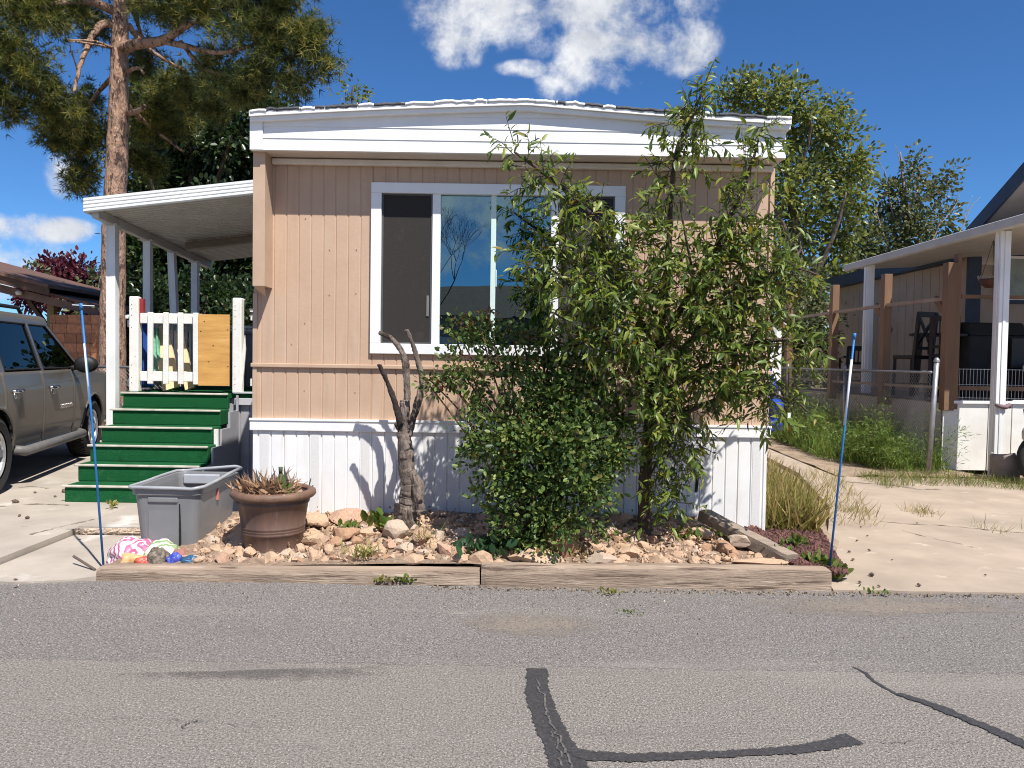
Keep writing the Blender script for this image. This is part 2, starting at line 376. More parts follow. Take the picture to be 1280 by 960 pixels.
# the newer asphalt lane laid along the kerb, with a slightly wandering edge
low = edge(-9, 9, 700, lane_y, .016)
hi_ = [(x, y) for (x, y) in reversed(edge(-2.7, 9, 110, 5.035, .02))] + [(-2.8, 4.97), (-3.2, 4.90), (-3.6, 4.86), (-5, 4.84), (-9, 4.8)]
sheet('road_lane', [(-70, lane_y)] + low + [(70, lane_y), (70, 5.03)] + hi_ + [(-70, 4.8)], .0018, m_asph_new, .0015)
def tar_strip(pts, widths, name):
    mb = MB(); r = random.Random(len(pts)); pp = []
    for i in range(len(pts) - 1):
        a = G(*pts[i]); b = G(*pts[i + 1]); n = max(2, int((b - a).length / .011))
        for k in range(n):
            t = k / n; pp.append((a.lerp(b, t), widths[i] * (1 - t) + widths[i + 1] * t))
    pp.append((G(*pts[-1]), widths[-1]))
    L_, R_ = [], []
    for i, (p, w) in enumerate(pp):
        d = (pp[min(i + 1, len(pp) - 1)][0] - pp[max(i - 1, 0)][0]).normalized(); s_ = Vector((d.y, -d.x, 0))
        e1 = .010 * noise.noise((p.x * 9, p.y * 9, 1)) * min(1, w / .05); e2 = .010 * noise.noise((p.x * 9, p.y * 9, 7)) * min(1, w / .05); f_ = .0065 * min(1, w / .06)
        L_.append(p + s_ * (w / 2 + e1 + r.uniform(-f_, f_))); R_.append(p - s_ * (w / 2 + e2 + r.uniform(-f_, f_)))
    z = .003
    vs = [(p.x, p.y, z) for p in L_] + [(p.x, p.y, z) for p in R_]; n = len(L_)
    mb.add(vs, [(i, i + 1, n + i + 1, n + i) for i in range(n - 1)])
    o = mb.build(name, m_tar); o['kind'] = 'structure'; return o
tar_strip([(671, 836), (672, 868), (680, 893), (692, 920), (706, 945), (716, 975), (722, 1010)], [.10, .112, .115, .125, .14, .15, .14], 'crack_seal')
o = tar_strip([(712, 938), (735, 946), (790, 948), (850, 946), (930, 942), (1000, 937), (1040, 931), (1068, 924)], [.05, .075, .06, .055, .05, .06, .075, .085], 'crack_seal'); o.location.z = .0015
tar_strip([(1066, 834), (1082, 842), (1092, 852), (1106, 860), (1124, 870)], [.014, .02, .016, .022, .02], 'road_crack')
o = tar_strip([(1122, 868), (1160, 880), (1210, 900), (1290, 935), (1360, 965)], [.03, .055, .062, .062, .06], 'crack_seal'); o.location.z = .0015
def hair_crack(pts, w, seed):
    mb = MB(); r = random.Random(seed); q = []
    for i in range(len(pts) - 1):
        a = G(*pts[i]); b = G(*pts[i + 1])
        for k in range(7): q.append(a.lerp(b, k / 7) + Vector((r.uniform(-.012, .012), r.uniform(-.012, .012), 0)))
    n = len(q); mb.add([(p.x - w * r.uniform(.3, .7), p.y, .0065) for p in q] + [(p.x + w * r.uniform(.3, .7), p.y, .0065) for p in q], [(i, i + 1, n + i + 1, n + i) for i in range(n - 1)])
    o = mb.build('seal_crack', mat('crack_grit', (.15, .14, .13), (.06, .055, .05), .95, 60, 4)); o['kind'] = 'structure'
hair_crack([(672, 850), (680, 878), (684, 900), (700, 925), (706, 945), (722, 975)], .009, 3)
hair_crack([(690, 915), (700, 940), (698, 965)], .007, 4)
for pts, sd_ in (([(60, 905), (150, 898), (232, 902), (300, 908), (380, 905)], 5), ([(228, 912), (236, 904), (252, 902)], 6), ([(1068, 925), (1110, 930), (1160, 928), (1240, 931)], 8), ([(430, 838), (470, 834), (494, 831)], 9)):
    hair_crack(pts, .006, sd_)
# dirt washed over the asphalt beside the timbers
def blotch(name, pts, z, m):
    mb = MB(); p = [G(u, v, 0) for u, v in pts]; c = sum(p, Vector()) / len(p); r = random.Random(len(name)); q = []
    for i in range(len(p)):
        a, b = p[i], p[(i + 1) % len(p)]
        for t in (0, .2, .4, .6, .8):
            x = a.lerp(b, t); q.append(c + (x - c) * (1 + r.uniform(-.06, .06)))
    mb.add([(x.x, x.y, z) for x in q] , [tuple(range(len(q)))]); o = mb.build(name, m); o['kind'] = 'structure'; return o
def soft(m, edge_noise=7.0, amount=1.0):
    """lets a stain thin out unevenly towards its rim"""
    nt = m.node_tree; N = nt.nodes; L = nt.links; tc = N.new('ShaderNodeTexCoord'); v = N.new('ShaderNodeVectorMath'); v.operation = 'MULTIPLY_ADD'; L.new(tc.outputs['Generated'], v.inputs[0]); v.inputs[1].default_value = (2, 2, 0); v.inputs[2].default_value = (-1, -1, 0)
    l = N.new('ShaderNodeVectorMath'); l.operation = 'LENGTH'; L.new(v.outputs[0], l.inputs[0]); n = N.new('ShaderNodeTexNoise'); n.inputs['Scale'].default_value = edge_noise; n.inputs['Detail'].default_value = 8; n.inputs['Roughness'].default_value = .7; L.new(tc.outputs['Object'], n.inputs['Vector'])
    a = N.new('ShaderNodeMath'); a.operation = 'MULTIPLY_ADD'; L.new(n.outputs['Fac'], a.inputs[0]); a.inputs[1].default_value = 1.9; a.inputs[2].default_value = -.30
    s_ = N.new('ShaderNodeMath'); s_.operation = 'SUBTRACT'; L.new(a.outputs[0], s_.inputs[0]); L.new(l.outputs['Value'], s_.inputs[1])
    r_ = N.new('ShaderNodeMapRange'); L.new(s_.outputs[0], r_.inputs[0]); r_.inputs[1].default_value = -.25; r_.inputs[2].default_value = .35; r_.inputs[4].default_value = amount
    L.new(r_.outputs[0], N['Principled BSDF'].inputs['Alpha']); return m
m_wash = mat('washed_dirt', (.40, .33, .265), (.22, .185, .155), .95, 120, 4, .5, 200, bdist=.006, spots=[((.15, .14, .13), 100, .58, .06, 3)])
soft(m_wash, 11, .6)
blotch('dirt_patch', [(900, 752), (960, 745), (1040, 743), (1150, 748), (1290, 748), (1290, 768), (1180, 766), (1060, 776), (980, 770), (920, 764)], .0045, m_wash)
blotch('dust_patch', [(560, 770), (640, 764), (760, 770), (770, 792), (680, 800), (580, 792)], .0035, m_wash)
m_oil = mat('oil_stain', (.105, .097, .09), (.075, .07, .066), .8, 120, 4, .4, 220, bdist=.005, spots=[((.2, .18, .17), 110, .56, .06, 3)])
soft(m_oil, 14, .42)
blotch('stain', [(60, 846), (250, 840), (380, 836), (520, 830), (500, 844), (470, 852), (380, 854), (220, 850)], .0038, m_oil)
# driveways
JX = -3.58
fr = [(JX, 5.0), (-4.0, 4.93), (-5, 4.87), (-14, 4.84)]
sheet('driveway_left', [(JX - .012, 12.6), (JX - .03, 6.7), (JX - .0, 6.2)] + fr + [(-14, 14), (-9, 14)], .055, m_conc_l, .1)
sheet('walkway_front', [(-2.76, 5.09), (-2.9, 5.0), (-3.2, 4.93), (JX + .02, 4.98), (JX + .014, 6.26), (-2.3, 6.26), (-2.3, 5.4)], .012, m_conc_l, .06)
sheet('walkway_back', [(JX + .016, 6.30), (-2.15, 6.30), (-2.15, 9.5), (JX + .016, 9.5)], .072, m_conc_l, .1)
mb = MB(); mb.grid(70, 6, lambda a, b: (JX + .02 + 1.35 * a, 6.299 - .028 - .012 * noise.noise((a * 60, b * 5, 2)) - .01 * math.sin(3.14 * b), .013 + .056 * b)); o = mb.build('walkway_edge', m_aggr); o['kind'] = 'structure'
# cracks of the left driveway, filled with dirt
m_joint = mat('joint_dirt', (.30, .24, .18), (.15, .12, .09), .95, 30, 5)
m_joint2 = m_joint.node_tree; _n = m_joint2.nodes.new('ShaderNodeTexNoise'); _n.inputs['Scale'].default_value = 9; _n.inputs['Detail'].default_value = 6; _t = m_joint2.nodes.new('ShaderNodeTexCoord'); m_joint2.links.new(_t.outputs['Object'], _n.inputs['Vector']); _r = m_joint2.nodes.new('ShaderNodeMapRange'); _r.inputs[1].default_value = .38; _r.inputs[2].default_value = .62; m_joint2.links.new(_n.outputs['Fac'], _r.inputs[0]); m_joint2.links.new(_r.outputs[0], m_joint2.nodes['Principled BSDF'].inputs['Alpha'])
def dirt_line(name, pts, w, z):
    mb = MB(); r = random.Random(7); L_, R_ = [], []
    for i in range(len(pts) - 1):
        a = G(*pts[i], z); b = G(*pts[i + 1], z)
        for k in range(8):
            p = a.lerp(b, k / 8) + Vector((r.uniform(-.012, .012), r.uniform(-.012, .012), 0)); d = (b - a).normalized(); s_ = Vector((d.y, -d.x, 0)); ww = w * r.uniform(.35, 1.2)
            L_.append(p + s_ * ww / 2); R_.append(p - s_ * ww / 2)
    n = len(L_); mb.add([(p.x, p.y, z + .004) for p in L_ + R_], [(i, i + 1, n + i + 1, n + i) for i in range(n - 1)])
    o = mb.build(name, m_joint); o['kind'] = 'structure'
dirt_line('driveway_crack', [(-60, 634), (0, 633), (45, 630), (92, 632)], .05, .055)
dirt_line('driveway_crack', [(40, 668), (70, 660), (105, 652), (118, 649)], .04, .055)
dirt_line('driveway_crack', [(8, 612), (40, 608), (62, 611)], .05, .055)
# right concrete drive, running back past the end of the home
rp = [(2.15, 5.045)] + [(x, 5.045 + rng.uniform(-.012, .012)) for x in np.linspace(2.3, 9, 60)] + [(14, 5.05), (14, 9.5), (8.5, 10.2), (6.4, 10.6), (5.6, 11.4), (5.35, 14), (5.4, 20), (4.4, 20), (4.25, 14), (3.95, 10.5), (3.35, 8.0), (2.75, 6.6), (2.3, 5.7)]
sheet('driveway_right', rp, .012, m_conc_r, .06)
dirt_line('driveway_crack', [(1035, 600), (1066, 603), (1110, 606), (1150, 612), (1180, 612)], .10, .012)
dirt_line('driveway_crack', [(1100, 652), (1135, 655), (1180, 657), (1240, 663), (1300, 668)], .035, .012)
dirt_line('driveway_crack', [(1128, 663), (1160, 672), (1200, 680), (1225, 687)], .02, .012)
# bed behind the timbers
def bed_z(x, y):
    t = min(1, max(0, (y - 5.2) / 1.15)); return .05 + .05 * min(1, max(0, (x + 2.8) / 2.2)) + .13 * t * (1 - .75 * min(1, max(0, (x - 1.45) / .5))) + .018 * noise.noise((x * 3, y * 3, 1))
mb = MB(); mb.grid(70, 20, lambda a, b: (-2.74 + 4.80 * a, 5.19 + 1.2 * b, bed_z(-2.74 + 4.80 * a, 5.19 + 1.2 * b)))
o = mb.build('planting_bed', m_soil, smooth=True); o['kind'] = 'structure'
mb = MB(); mb.grid(30, 40, lambda a, b: (2.05 + (.17 + min(.42, 1.6 * b) + .85 * b) * a, 5.19 + 5.0 * b, (.09 * (1 - a ** 3) * (.7 + .5 * b) + .03) * min(1, b * 30) - .018 + .012 * noise.noise((a * 6, b * 14, 4)) - .03 * a ** 6))
o = mb.build('side_verge', m_dirt, smooth=True); o['kind'] = 'structure'
mb = MB(); mb.grid(26, 30, lambda a, b: (4.35 + 2.0 * a + .5 * b, 10.2 + 9 * b, .03 + .03 * noise.noise((a * 6, b * 14, 9)))); o = mb.build('weed_bed', m_dirt, smooth=True); o['kind'] = 'structure'

# ------------------------------------------------------------------ the mobile home
m_tan = mat('tan_siding', (.52, .365, .258), (.48, .33, .232), .6, 3, 6, .08, 30, spots=[((.42, .30, .22), 6, .68, .1, 6), ((.38, .265, .195), 3, .54, .2, 7, (4, 4, .35), .5), ((.57, .43, .335), 2.2, .56, .2, 6, (3, 3, .5), .5)])
m_tan2 = mat('tan_trim', (.52, .37, .265), (.46, .32, .225), .6, 4, 6)
m_white = mat('white_paint', (.80, .80, .80), (.74, .74, .74), .55, 4, 6, .05, 30)
m_skirt = mat('white_skirting', (.80, .80, .80), (.73, .72, .71), .5, 3, 6, spots=[((.62, .58, .53), 9, .66, .12, 6), ((.60, .54, .47), 3, .54, .2, 7, (4, 4, .3), .5)])
m_soffit = mat('soffit', (.62, .54, .47), (.53, .46, .4), .7, 3)
m_vinyl = mat('window_vinyl', (.8, .81, .82), (.77, .78, .79), .4, 4)
m_roofw = mat('roof_coating', (.78, .78, .77), (.66, .66, .65), .7, 8, 6, .4, 40)
m_roofd = mat('roof_membrane', (.05, .052, .06), (.09, .09, .10), .8, 14, 6, .5, 30)
HX0, HX1, WY, HL = -2.137, 2.12, 6.35, 17.0
home = thing('mobile_home', 'single-wide tan mobile home with white skirting and a broad white gable fascia', 'mobile home', (0, 6.35, 0))
zb, zt = .985, 3.12
wx0, wx1, wz0, wz1 = -1.165, .895, 1.545, 2.925             # window hole
mb = MB()
per = .1015
RB = dict(gw=.016, depth=.005, phase=HX0 + .06)
ribbed(mb, HX0, wx0, zb, zt, WY, per, **RB); ribbed(mb, wx1, HX1, zb, zt, WY, per, **RB)
ribbed(mb, wx0, wx1, zb, wz0, WY, per, **RB); ribbed(mb, wx0, wx1, wz1, zt, WY, per, **RB)
w = mb.build('front_wall', m_tan, home)
mb = MB(); r = random.Random(2)
for zz in (1.62, 1.78, 2.03, 2.4, 2.62, 1.2, 1.05):
    for xx in (HX0 + .05, HX0 + .13, HX0 + .31, HX0 + .42, HX0 + .62, HX0 + .84):
        if r.random() < .38: mb.obox((xx, WY - .0015, zz + r.uniform(-.02, .02)), (.0036, .003, .0036), (0, 0, 0))
mb.build('nail', mat('nail_heads', (.3, .2, .14), (.2, .13, .09), .6), home)['kind'] = 'stuff'
for x0, x1, nm in ((HX0, HX0 + .03, 'side_wall'), (HX1 - .03, HX1, 'side_wall')):
    mb = MB(); mb.box(x0 + .001, x1 - .001, WY + .031, WY + HL, zb, zt); mb.build(nm, m_tan, home)
mb = MB(); mb.box(HX0 + .031, HX1 - .031, WY + HL - .03, WY + HL - .001, .05, zt); mb.build('back_wall', m_tan, home)
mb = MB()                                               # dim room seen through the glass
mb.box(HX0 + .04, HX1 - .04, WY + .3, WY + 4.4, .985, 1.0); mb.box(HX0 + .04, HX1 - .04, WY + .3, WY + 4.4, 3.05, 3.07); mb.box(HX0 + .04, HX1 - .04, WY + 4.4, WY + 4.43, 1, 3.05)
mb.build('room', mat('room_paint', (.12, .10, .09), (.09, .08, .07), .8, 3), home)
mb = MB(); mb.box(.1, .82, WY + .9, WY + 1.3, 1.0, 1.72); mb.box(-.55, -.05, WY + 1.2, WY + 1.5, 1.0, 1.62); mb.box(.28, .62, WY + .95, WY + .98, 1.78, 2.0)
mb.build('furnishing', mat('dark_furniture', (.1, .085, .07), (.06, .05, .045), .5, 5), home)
# corner trim, belt rail, skirting and its cap
mb = MB(); mb.box(HX0 - .006, HX0 + .028, WY - .012, WY - .003, zb, 2.02); mb.box(HX1 - .028, HX1 + .006, WY - .012, WY - .003, zb, zt - .02)
mb.build('corner_trim', m_tan2, home)
mb = MB()
zz = 1.425
for (x0, x1) in ((HX0 - .02, -.62), (-.617, .6), (.603, HX1 + .02)): mb.box(x0, x1, WY - .026, WY - .002, zz - .018 + r.uniform(-.003, .003), zz + .018)
mb.build('belt_rail', m_tan2, home, bevel=.006)
mb = MB(); mb.box(HX0 - .022, HX1 + .022, WY - .034, WY + .02, .888, .984); mb.box(HX0 - .026, HX1 + .026, WY - .042, WY - .03, .968, .99)
mb.build('skirting_cap', m_white, home, bevel=.005)
mb = MB(); gx = [HX0, 0]
ribbed(mb, HX0, HX1, .05, .886, WY - .012, .1045, gw=.016, depth=.011, phase=HX0 + .045)
mb.box(HX0 + .001, HX0 + .012, WY + .02, WY + HL - .05, .05, .886); mb.box(HX1 - .012, HX1 - .001, WY + .02, WY + HL - .05, .05, .886)
mb.build('skirting', m_skirt, home)
m_perf = mat('perforated_strip', (.74, .73, .72), (.58, .57, .56), .6, 260, 2, .3, 200, bdist=.004)
for k in (0, 4, 8, 13, 17, 22, 26, 31, 35, 39):
    xc = HX0 + .045 + .1045 * (k + .5)
    mb = MB(); mb.box(xc - .034, xc + .034, WY - .0145, WY - .0123, .1, .884); mb.build('vent_strip', m_perf, home)      # perforated strips in the skirting
mb = MB(); mb.obox((HX0 + .475, WY - .016, .46), (.004, .002, .035), (0, .25, 0)); mb.obox((HX0 + .492, WY - .016, .42), (.004, .002, .02), (0, .5, 0))
mb.obox((1.545, WY - .016, .50), (.012, .003, .07), (0, .08, 0)); mb.build('skirting_tear', mat('black_gap', (.02, .02, .02), None, .9), home)
# fascia: lapped white boards under a low gable
FY = 6.10
FX0, FX1 = -2.085, 2.125
def rz(x): return 3.370 + .125 * (1 - min(1, abs(x - .08) / 2.2)) + .010 * math.sin((x + 2.2) * 1.4)
mb = MB()
for i in range(4):                                       # each board is cut off under the rake
    z0 = 3.122 + i * .093; z1 = z0 + .093; xs = [FX0 + .1 + (FX1 - FX0 - .1) * k / 40 for k in range(41)]
    tops = [max(z0 + .001, min(z1, rz(x) - .015)) for x in xs]; vs = []
    for x, t in zip(xs, tops):
        f = (t - z0) / (z1 - z0); vs += [(x, FY - .007, z0), (x, FY - .007 + .006 * f, t), (x, FY + .03, t), (x, FY + .03, z0)]
    mb.add(vs, [(4 * k + a, 4 * k + 4 + a, 4 * k + 4 + (a + 1) % 4, 4 * k + (a + 1) % 4) for k in range(40) for a in range(4)] + [(0, 1, 2, 3), (160, 163, 162, 161)])
mb.build('gable_fascia', m_white, home)
mb = MB(); mb.box(FX0 - .004, FX0 + .098, FY - .018, FY + .03, 3.118, 3.40); mb.build('fascia_end_cap', m_white, home, bevel=.004)
mb = MB(); mb.box(FX0, FX1, FY + .031, WY + .0, 3.121, 3.135); mb.build('soffit', m_soffit, home)
mb = MB(); mb.box(FX0 + .1, FX1 - .02, WY - .055, WY - .003, 3.065, 3.112); mb.build('soffit_moulding', mat('cream_trim', (.72, .66, .58), (.64, .58, .5), .6), home, bevel=.01)
mb = MB(); mb.box(FX0 + .002, FX0 + .098, FY + .05, WY - .004, 2.06, 3.119); mb.prism([(FX0 + .003, FY + .05, 2.06), (FX0 + .097, FY + .05, 2.06), (FX0 + .05, WY - .004, 1.98)], (0, .004, 0))
mb.build('wing_return', m_tan2, home, bevel=.004)
# roof: rake trim, deck, the peeling white coating with torn dark membrane along the edge
RY = FY - .075
def rz(x): return 3.370 + .125 * (1 - min(1, abs(x - .08) / 2.2)) + .010 * math.sin((x + 2.2) * 1.4)
mb = MB(); n = 48
for lay, (y0, y1, za, zb_) in enumerate(((RY, RY + .05, -.012, .03), (RY + .022, FY + .03, -.045, -.013))):
    tp = [(-2.075 + 4.215 * i / n) for i in range(n + 1)]
    vs = [(x, y0, rz(x) + za) for x in tp] + [(x, y0, rz(x) + zb_) for x in tp]
    k = n + 1
    mb.add(vs + [(x, y1, z) for (x, _, z) in vs], [(i, i + 1, k + i + 1, k + i) for i in range(n)] + [(2 * k + i, 3 * k + i, 3 * k + i + 1, 2 * k + i + 1) for i in range(n)] +
           [(k + i, k + i + 1, 3 * k + i + 1, 3 * k + i) for i in range(n)] + [(i, 2 * k + i, 2 * k + i + 1, i + 1) for i in range(n)] + [(0, k, 3 * k, 2 * k), (n, 2 * k + n, 3 * k + n, k + n)])
mb.build('rake_trim', m_white, home)
mb = MB(); mb.grid(40, 10, lambda a, b: (-2.075 + 4.215 * a, RY + .03 + 17.6 * b, rz(-2.075 + 4.215 * a) + .031)); mb.grid(40, 1, lambda a, b: (-2.075 + 4.215 * a, RY + .03 + 17.6 * b, rz(-2.075 + 4.215 * a) - .002))
mb.build('roof', m_roofd, home, smooth=True)
r = random.Random(8)
x = -2.075
while x < 2.14:                                           # curled membrane, bare and dark in places, still under peeling white coating in others
    w_ = r.uniform(.09, .26); dark = r.random() < (.65 if x < -.9 else .45); h_ = r.uniform(.006, .016)
    mb = MB(); mb.grid(8, 6, lambda a, b, x=x, w_=w_: (min(2.14, x + w_ * a + .02 * noise.noise((x * 5, b * 4, 7))), RY - .006 + .30 * b, rz(min(2.14, x + w_ * a)) + .030 + h_ * math.sin(3.14 * (.1 + .8 * a)) * (1 - .6 * b) + .010 * noise.noise((x * 9 + a * 4, b * 3, 1))))
    o = mb.build('roof_membrane' if dark else 'roof_coating', m_roofd if dark else m_roofw, home, smooth=True); md = o.modifiers.new('solid', 'SOLIDIFY'); md.thickness = .022; md.offset = -1
    x += w_ * r.uniform(.8, 1.02)
# window: frame, three uprights, slim sash bar, panes, screens
win = None
fx0, fx1, fz0, fz1 = -1.165, .895, 1.545, 2.925
fw = .075
mb = MB(); y0, y1 = WY - .03, WY + .045
mb.box(fx0 - .01, fx1 + .01, y0, y1, fz1 - fw, fz1 + .01); mb.box(fx0 - .01, fx1 + .01, y0, y1, fz0 - .01, fz0 + fw)
mb.box(fx0 - .01, fx0 + fw, y0, y1, fz0 + fw, fz1 - fw); mb.box(fx1 - fw, fx1 + .01, y0, y1, fz0 + fw, fz1 - fw)
win = mb.build('window', m_vinyl, home, bevel=.004)
U = (-.640, .335)
for xc in U:
    mb = MB(); mb.box(xc - .033, xc + .033, WY - .012, WY + .04, fz0 + fw - .001, fz1 - fw + .001); mb.build('mullion', m_vinyl, win, bevel=.003)
mb = MB(); mb.box(-.192, -.150, WY + .004, WY + .032, fz0 + fw - .001, fz1 - fw + .001); mb.box(-.150, -.140, WY + .0, WY + .01, 2.1, 2.24)
mb.build('sash_bar', mat('sash_green_white', (.62, .76, .72), (.58, .72, .68), .35), win, bevel=.003)
m_glass = glass_mat('window_glass', (.22, .27, .28), (.55, .88, 1.0), .25)
m_glass2 = glass_mat('window_glass_plain', (.35, .37, .37), (.9, .95, 1.0), .05)
zl, zh = fz0 + fw, fz1 - fw
for (a, b, m_) in ((fx0 + fw, U[0] - .033, m_glass2), (U[0] + .033, -.192, m_glass), (-.150, U[1] - .033, m_glass), (U[1] + .033, fx1 - fw, m_glass2)):
    mb = MB(); mb.add([(a - .002, WY + .02, zl - .002), (b + .002, WY + .02, zl - .002), (b + .002, WY + .0205, zh + .002), (a - .002, WY + .0205, zh + .002)], [(0, 1, 2, 3)]); mb.build('pane', m_glass if m_ is m_glass else m_glass2, win)
m_screen = mat('insect_screen', (.045, .039, .037), (.031, .028, .027), .85, 300, 2, .2, 300, spec=.2, spots=[((.075, .066, .062), 5, .6, .2, 5)])
m_screen_t = bpy.data.materials.new('insect_screen_clear'); m_screen_t.use_nodes = True
nt = m_screen_t.node_tree; pb = nt.nodes['Principled BSDF']; pb.inputs['Base Color'].default_value = (.055, .05, .05, 1); pb.inputs['Roughness'].default_value = .8; pb.inputs['Alpha'].default_value = .62
for (a, b, m_) in ((fx0 + fw, U[0] - .033, m_screen), (U[1] + .033, fx1 - fw, m_screen_t)):
    mb = MB(); mb.box(a + .008, b - .008, WY + .004, WY + .006, zl + .008, zh - .008); mb.build('insect_screen', m_, win)
    mb = MB(); e = .014
    for q in ((a, b, zl, zl + e), (a, b, zh - e, zh), (a, a + e, zl + e, zh - e), (b - e, b, zl + e, zh - e)): mb.box(q[0], q[1], WY - .002, WY + .01, q[2], q[3])
    mb.build('screen_frame', mat('screen_frame', (.10, .10, .105), (.07, .07, .07), .5), win)
mb = MB(); mb.box(U[0] - .075, U[0] - .055, WY - .004, WY + .003, 1.85, 2.02); mb.build('screen_pull', mat('pull_grey', (.2, .19, .18), None, .5), win)

# ------------------------------------------------------------------ steps, deck, gate, patio awning
m_turf = mat('green_turf', (.011, .128, .042), (.006, .066, .02), .95, 170, 4, .9, 220, spec=.2, bdist=.01, spots=[((.03, .25, .09), 150, .62, .06, 3), ((.008, .06, .02), 7, .58, .14, 6), ((.06, .17, .085), 5, .62, .12, 7, (1, 1, 1), .5)])
m_nose = mat('nosing', (.58, .55, .48), (.40, .37, .31), .6, 8, 6)
m_wood_w = mat('white_wood', (.80, .79, .76), (.70, .68, .63), .65, 6, 6, .2, 50, spots=[((.45, .36, .28), 14, .70, .06, 5)])
m_dkskirt = mat('deck_skirting', (.36, .36, .38), (.30, .30, .32), .6, 4)
SX0, SX1 = -4.33, -3.13
steps = thing('porch_steps', 'six porch steps carpeted in green turf with pale nosing strips', 'steps', (-3.73, 8.0, .0))
sy = [7.42, 7.66, 7.89, 8.12, 8.36, 8.60]; rise = .171; base = .06
for k in range(6):
    zt_ = base + rise * (k + 1) - .012; y0 = sy[k]; dx = -.03 * k / 5
    y1 = sy[k + 1] + .02 if k < 5 else 8.66
    w1 = SX1 + (.02 if k < 3 else -.02)
    mb = MB(); mb.box(SX0 + dx, w1 + dx, y0, y1, base - .01 if k == 0 else zt_ - rise - .002, zt_)
    st = mb.build('step', m_turf, steps, bevel=.012)
    mb = MB(); mb.bar((SX0 + dx - .02, y0 - .006, zt_ - .008), (w1 + dx - .0, y0 - .006, zt_ - .008), .030, .022); mb.build('nosing', m_nose, st, bevel=.006)
mb = MB()                                                # stepped stringer on the right side
for k in range(6):
    zt_ = base + rise * (k + 1) - .03
    mb.box(SX1 + .03, SX1 + .055, sy[k] + .02 + .001 * k, 8.64, max(.06, zt_ - rise - .0), zt_)
mb.build('stringer', m_dkskirt, steps)  # darker grey puts the home's shade into the stringer's colour
mb = MB(); mb.box(SX1 - .015, SX1 + .026, 8.10, 8.13, .46, .72); mb.build('loose_board', m_wood_w, steps)

deck = thing('porch_deck', 'raised porch deck with grey skirting and white picket railing beside the home', 'deck', (-3.3, 9.8, 0))
DZ = base + rise * 6 - .012
mb = MB(); mb.box(-4.42, HX0 - .03, 8.664, 11.4, DZ - .05, DZ - .001); mb.build('floor', m_turf, deck)
mb = MB(); ribbed(mb, SX1 - .02, HX0 - .03, .06, DZ - .13, 8.70, .11, .02, .012); ribbed(mb, -4.42, SX0 - .0, .06, DZ - .13, 8.70, .11, .02, .012)
mb.box(-4.42, -4.40, 8.74, 11.4, .06, DZ - .06); mb.box(SX0 + .001, SX1 - .021, 8.70, 8.72, .07, DZ - .06)
mb.build('skirting', m_dkskirt, deck)
mb = MB(); mb.box(SX1 + .0, HX0 - .03, 8.655, 8.69, DZ - .13, DZ - .052); mb.box(SX1, HX0 - .03, 8.63, 8.7, DZ - .0, DZ + .02); mb.build('skirting_cap', mat('grey_cap', (.5, .5, .52), (.44, .44, .46), .6), deck, bevel=.004)
GY = 8.68
for (x0, x1, zt_, nm) in ((-4.31, -4.205, DZ + 1.075, 'newel_post'), (-3.15, -3.045, DZ + 1.075, 'newel_post')):
    mb = MB(); mb.box(x0, x1, GY - .05, GY + .05, DZ - .0, zt_); pst = mb.build(nm, m_wood_w, deck, bevel=.014)
    mb = MB()
    for zq in (.1, .16, .3, .72, .86, .93, .98):
        mb.box(x0 + .03, x0 + .038, GY - .053, GY - .0495, DZ + zq, DZ + zq + .008)
    mb.build('screw_hole', mat('rust_holes', (.25, .1, .06), (.12, .06, .04), .8), pst)['kind'] = 'stuff'
mb = MB(); mb.box(-4.204, -4.16, GY - .02, GY + .03, DZ + .78, DZ + 1.05); mb.build('red_rag', mat('red_paint', (.30, .03, .03), None, .6), deck)
def railing(parent, p, q, n, z0=.10, z1=.80, bw=.045):
    p = Vector(p); q = Vector(q)
    mb = MB(); mb.bar(p + Vector((0, 0, z1)), q + Vector((0, 0, z1)), .09, .04); mb.bar(p + Vector((0, 0, z1 - .075)), q + Vector((0, 0, z1 - .075)), .04, .08)
    mb.bar(p + Vector((0, 0, z0)), q + Vector((0, 0, z0)), .04, .085); rl = mb.build('railing', m_wood_w, parent, bevel=.004)
    for i in range(n):
        c = p.lerp(q, (i + .5) / n); d = (q - p).normalized(); nrm = Vector((d.y, -d.x, 0))
        c = c + nrm * .03
        mb = MB(); mb.bar(c + Vector((0, 0, z0 - .05)), c + Vector((0, 0, z1 - .03)), bw, .03, up=nrm); mb.build('baluster', m_wood_w, rl)
railing(deck, (-3.03, 8.9, DZ), (-2.2, 8.9, DZ), 7, .12, .95)
railing(deck, (-4.38, 8.78, DZ), (-4.38, 11.3, DZ), 18, .10, .85)
mb = MB(); mb.prism([(-3.045, 8.64, DZ + .0), (-3.045, 8.64, DZ + .42), (-3.012, 8.64, DZ + .66), (-3.0, 8.64, DZ + .5), (-3.02, 8.64, DZ + .25)], (0, .02, 0)); mb.build('corner_board', m_wood_w, deck)
railing(deck, (-4.3, 11.35, DZ), (-2.2, 11.35, DZ), 15, .10, .85)
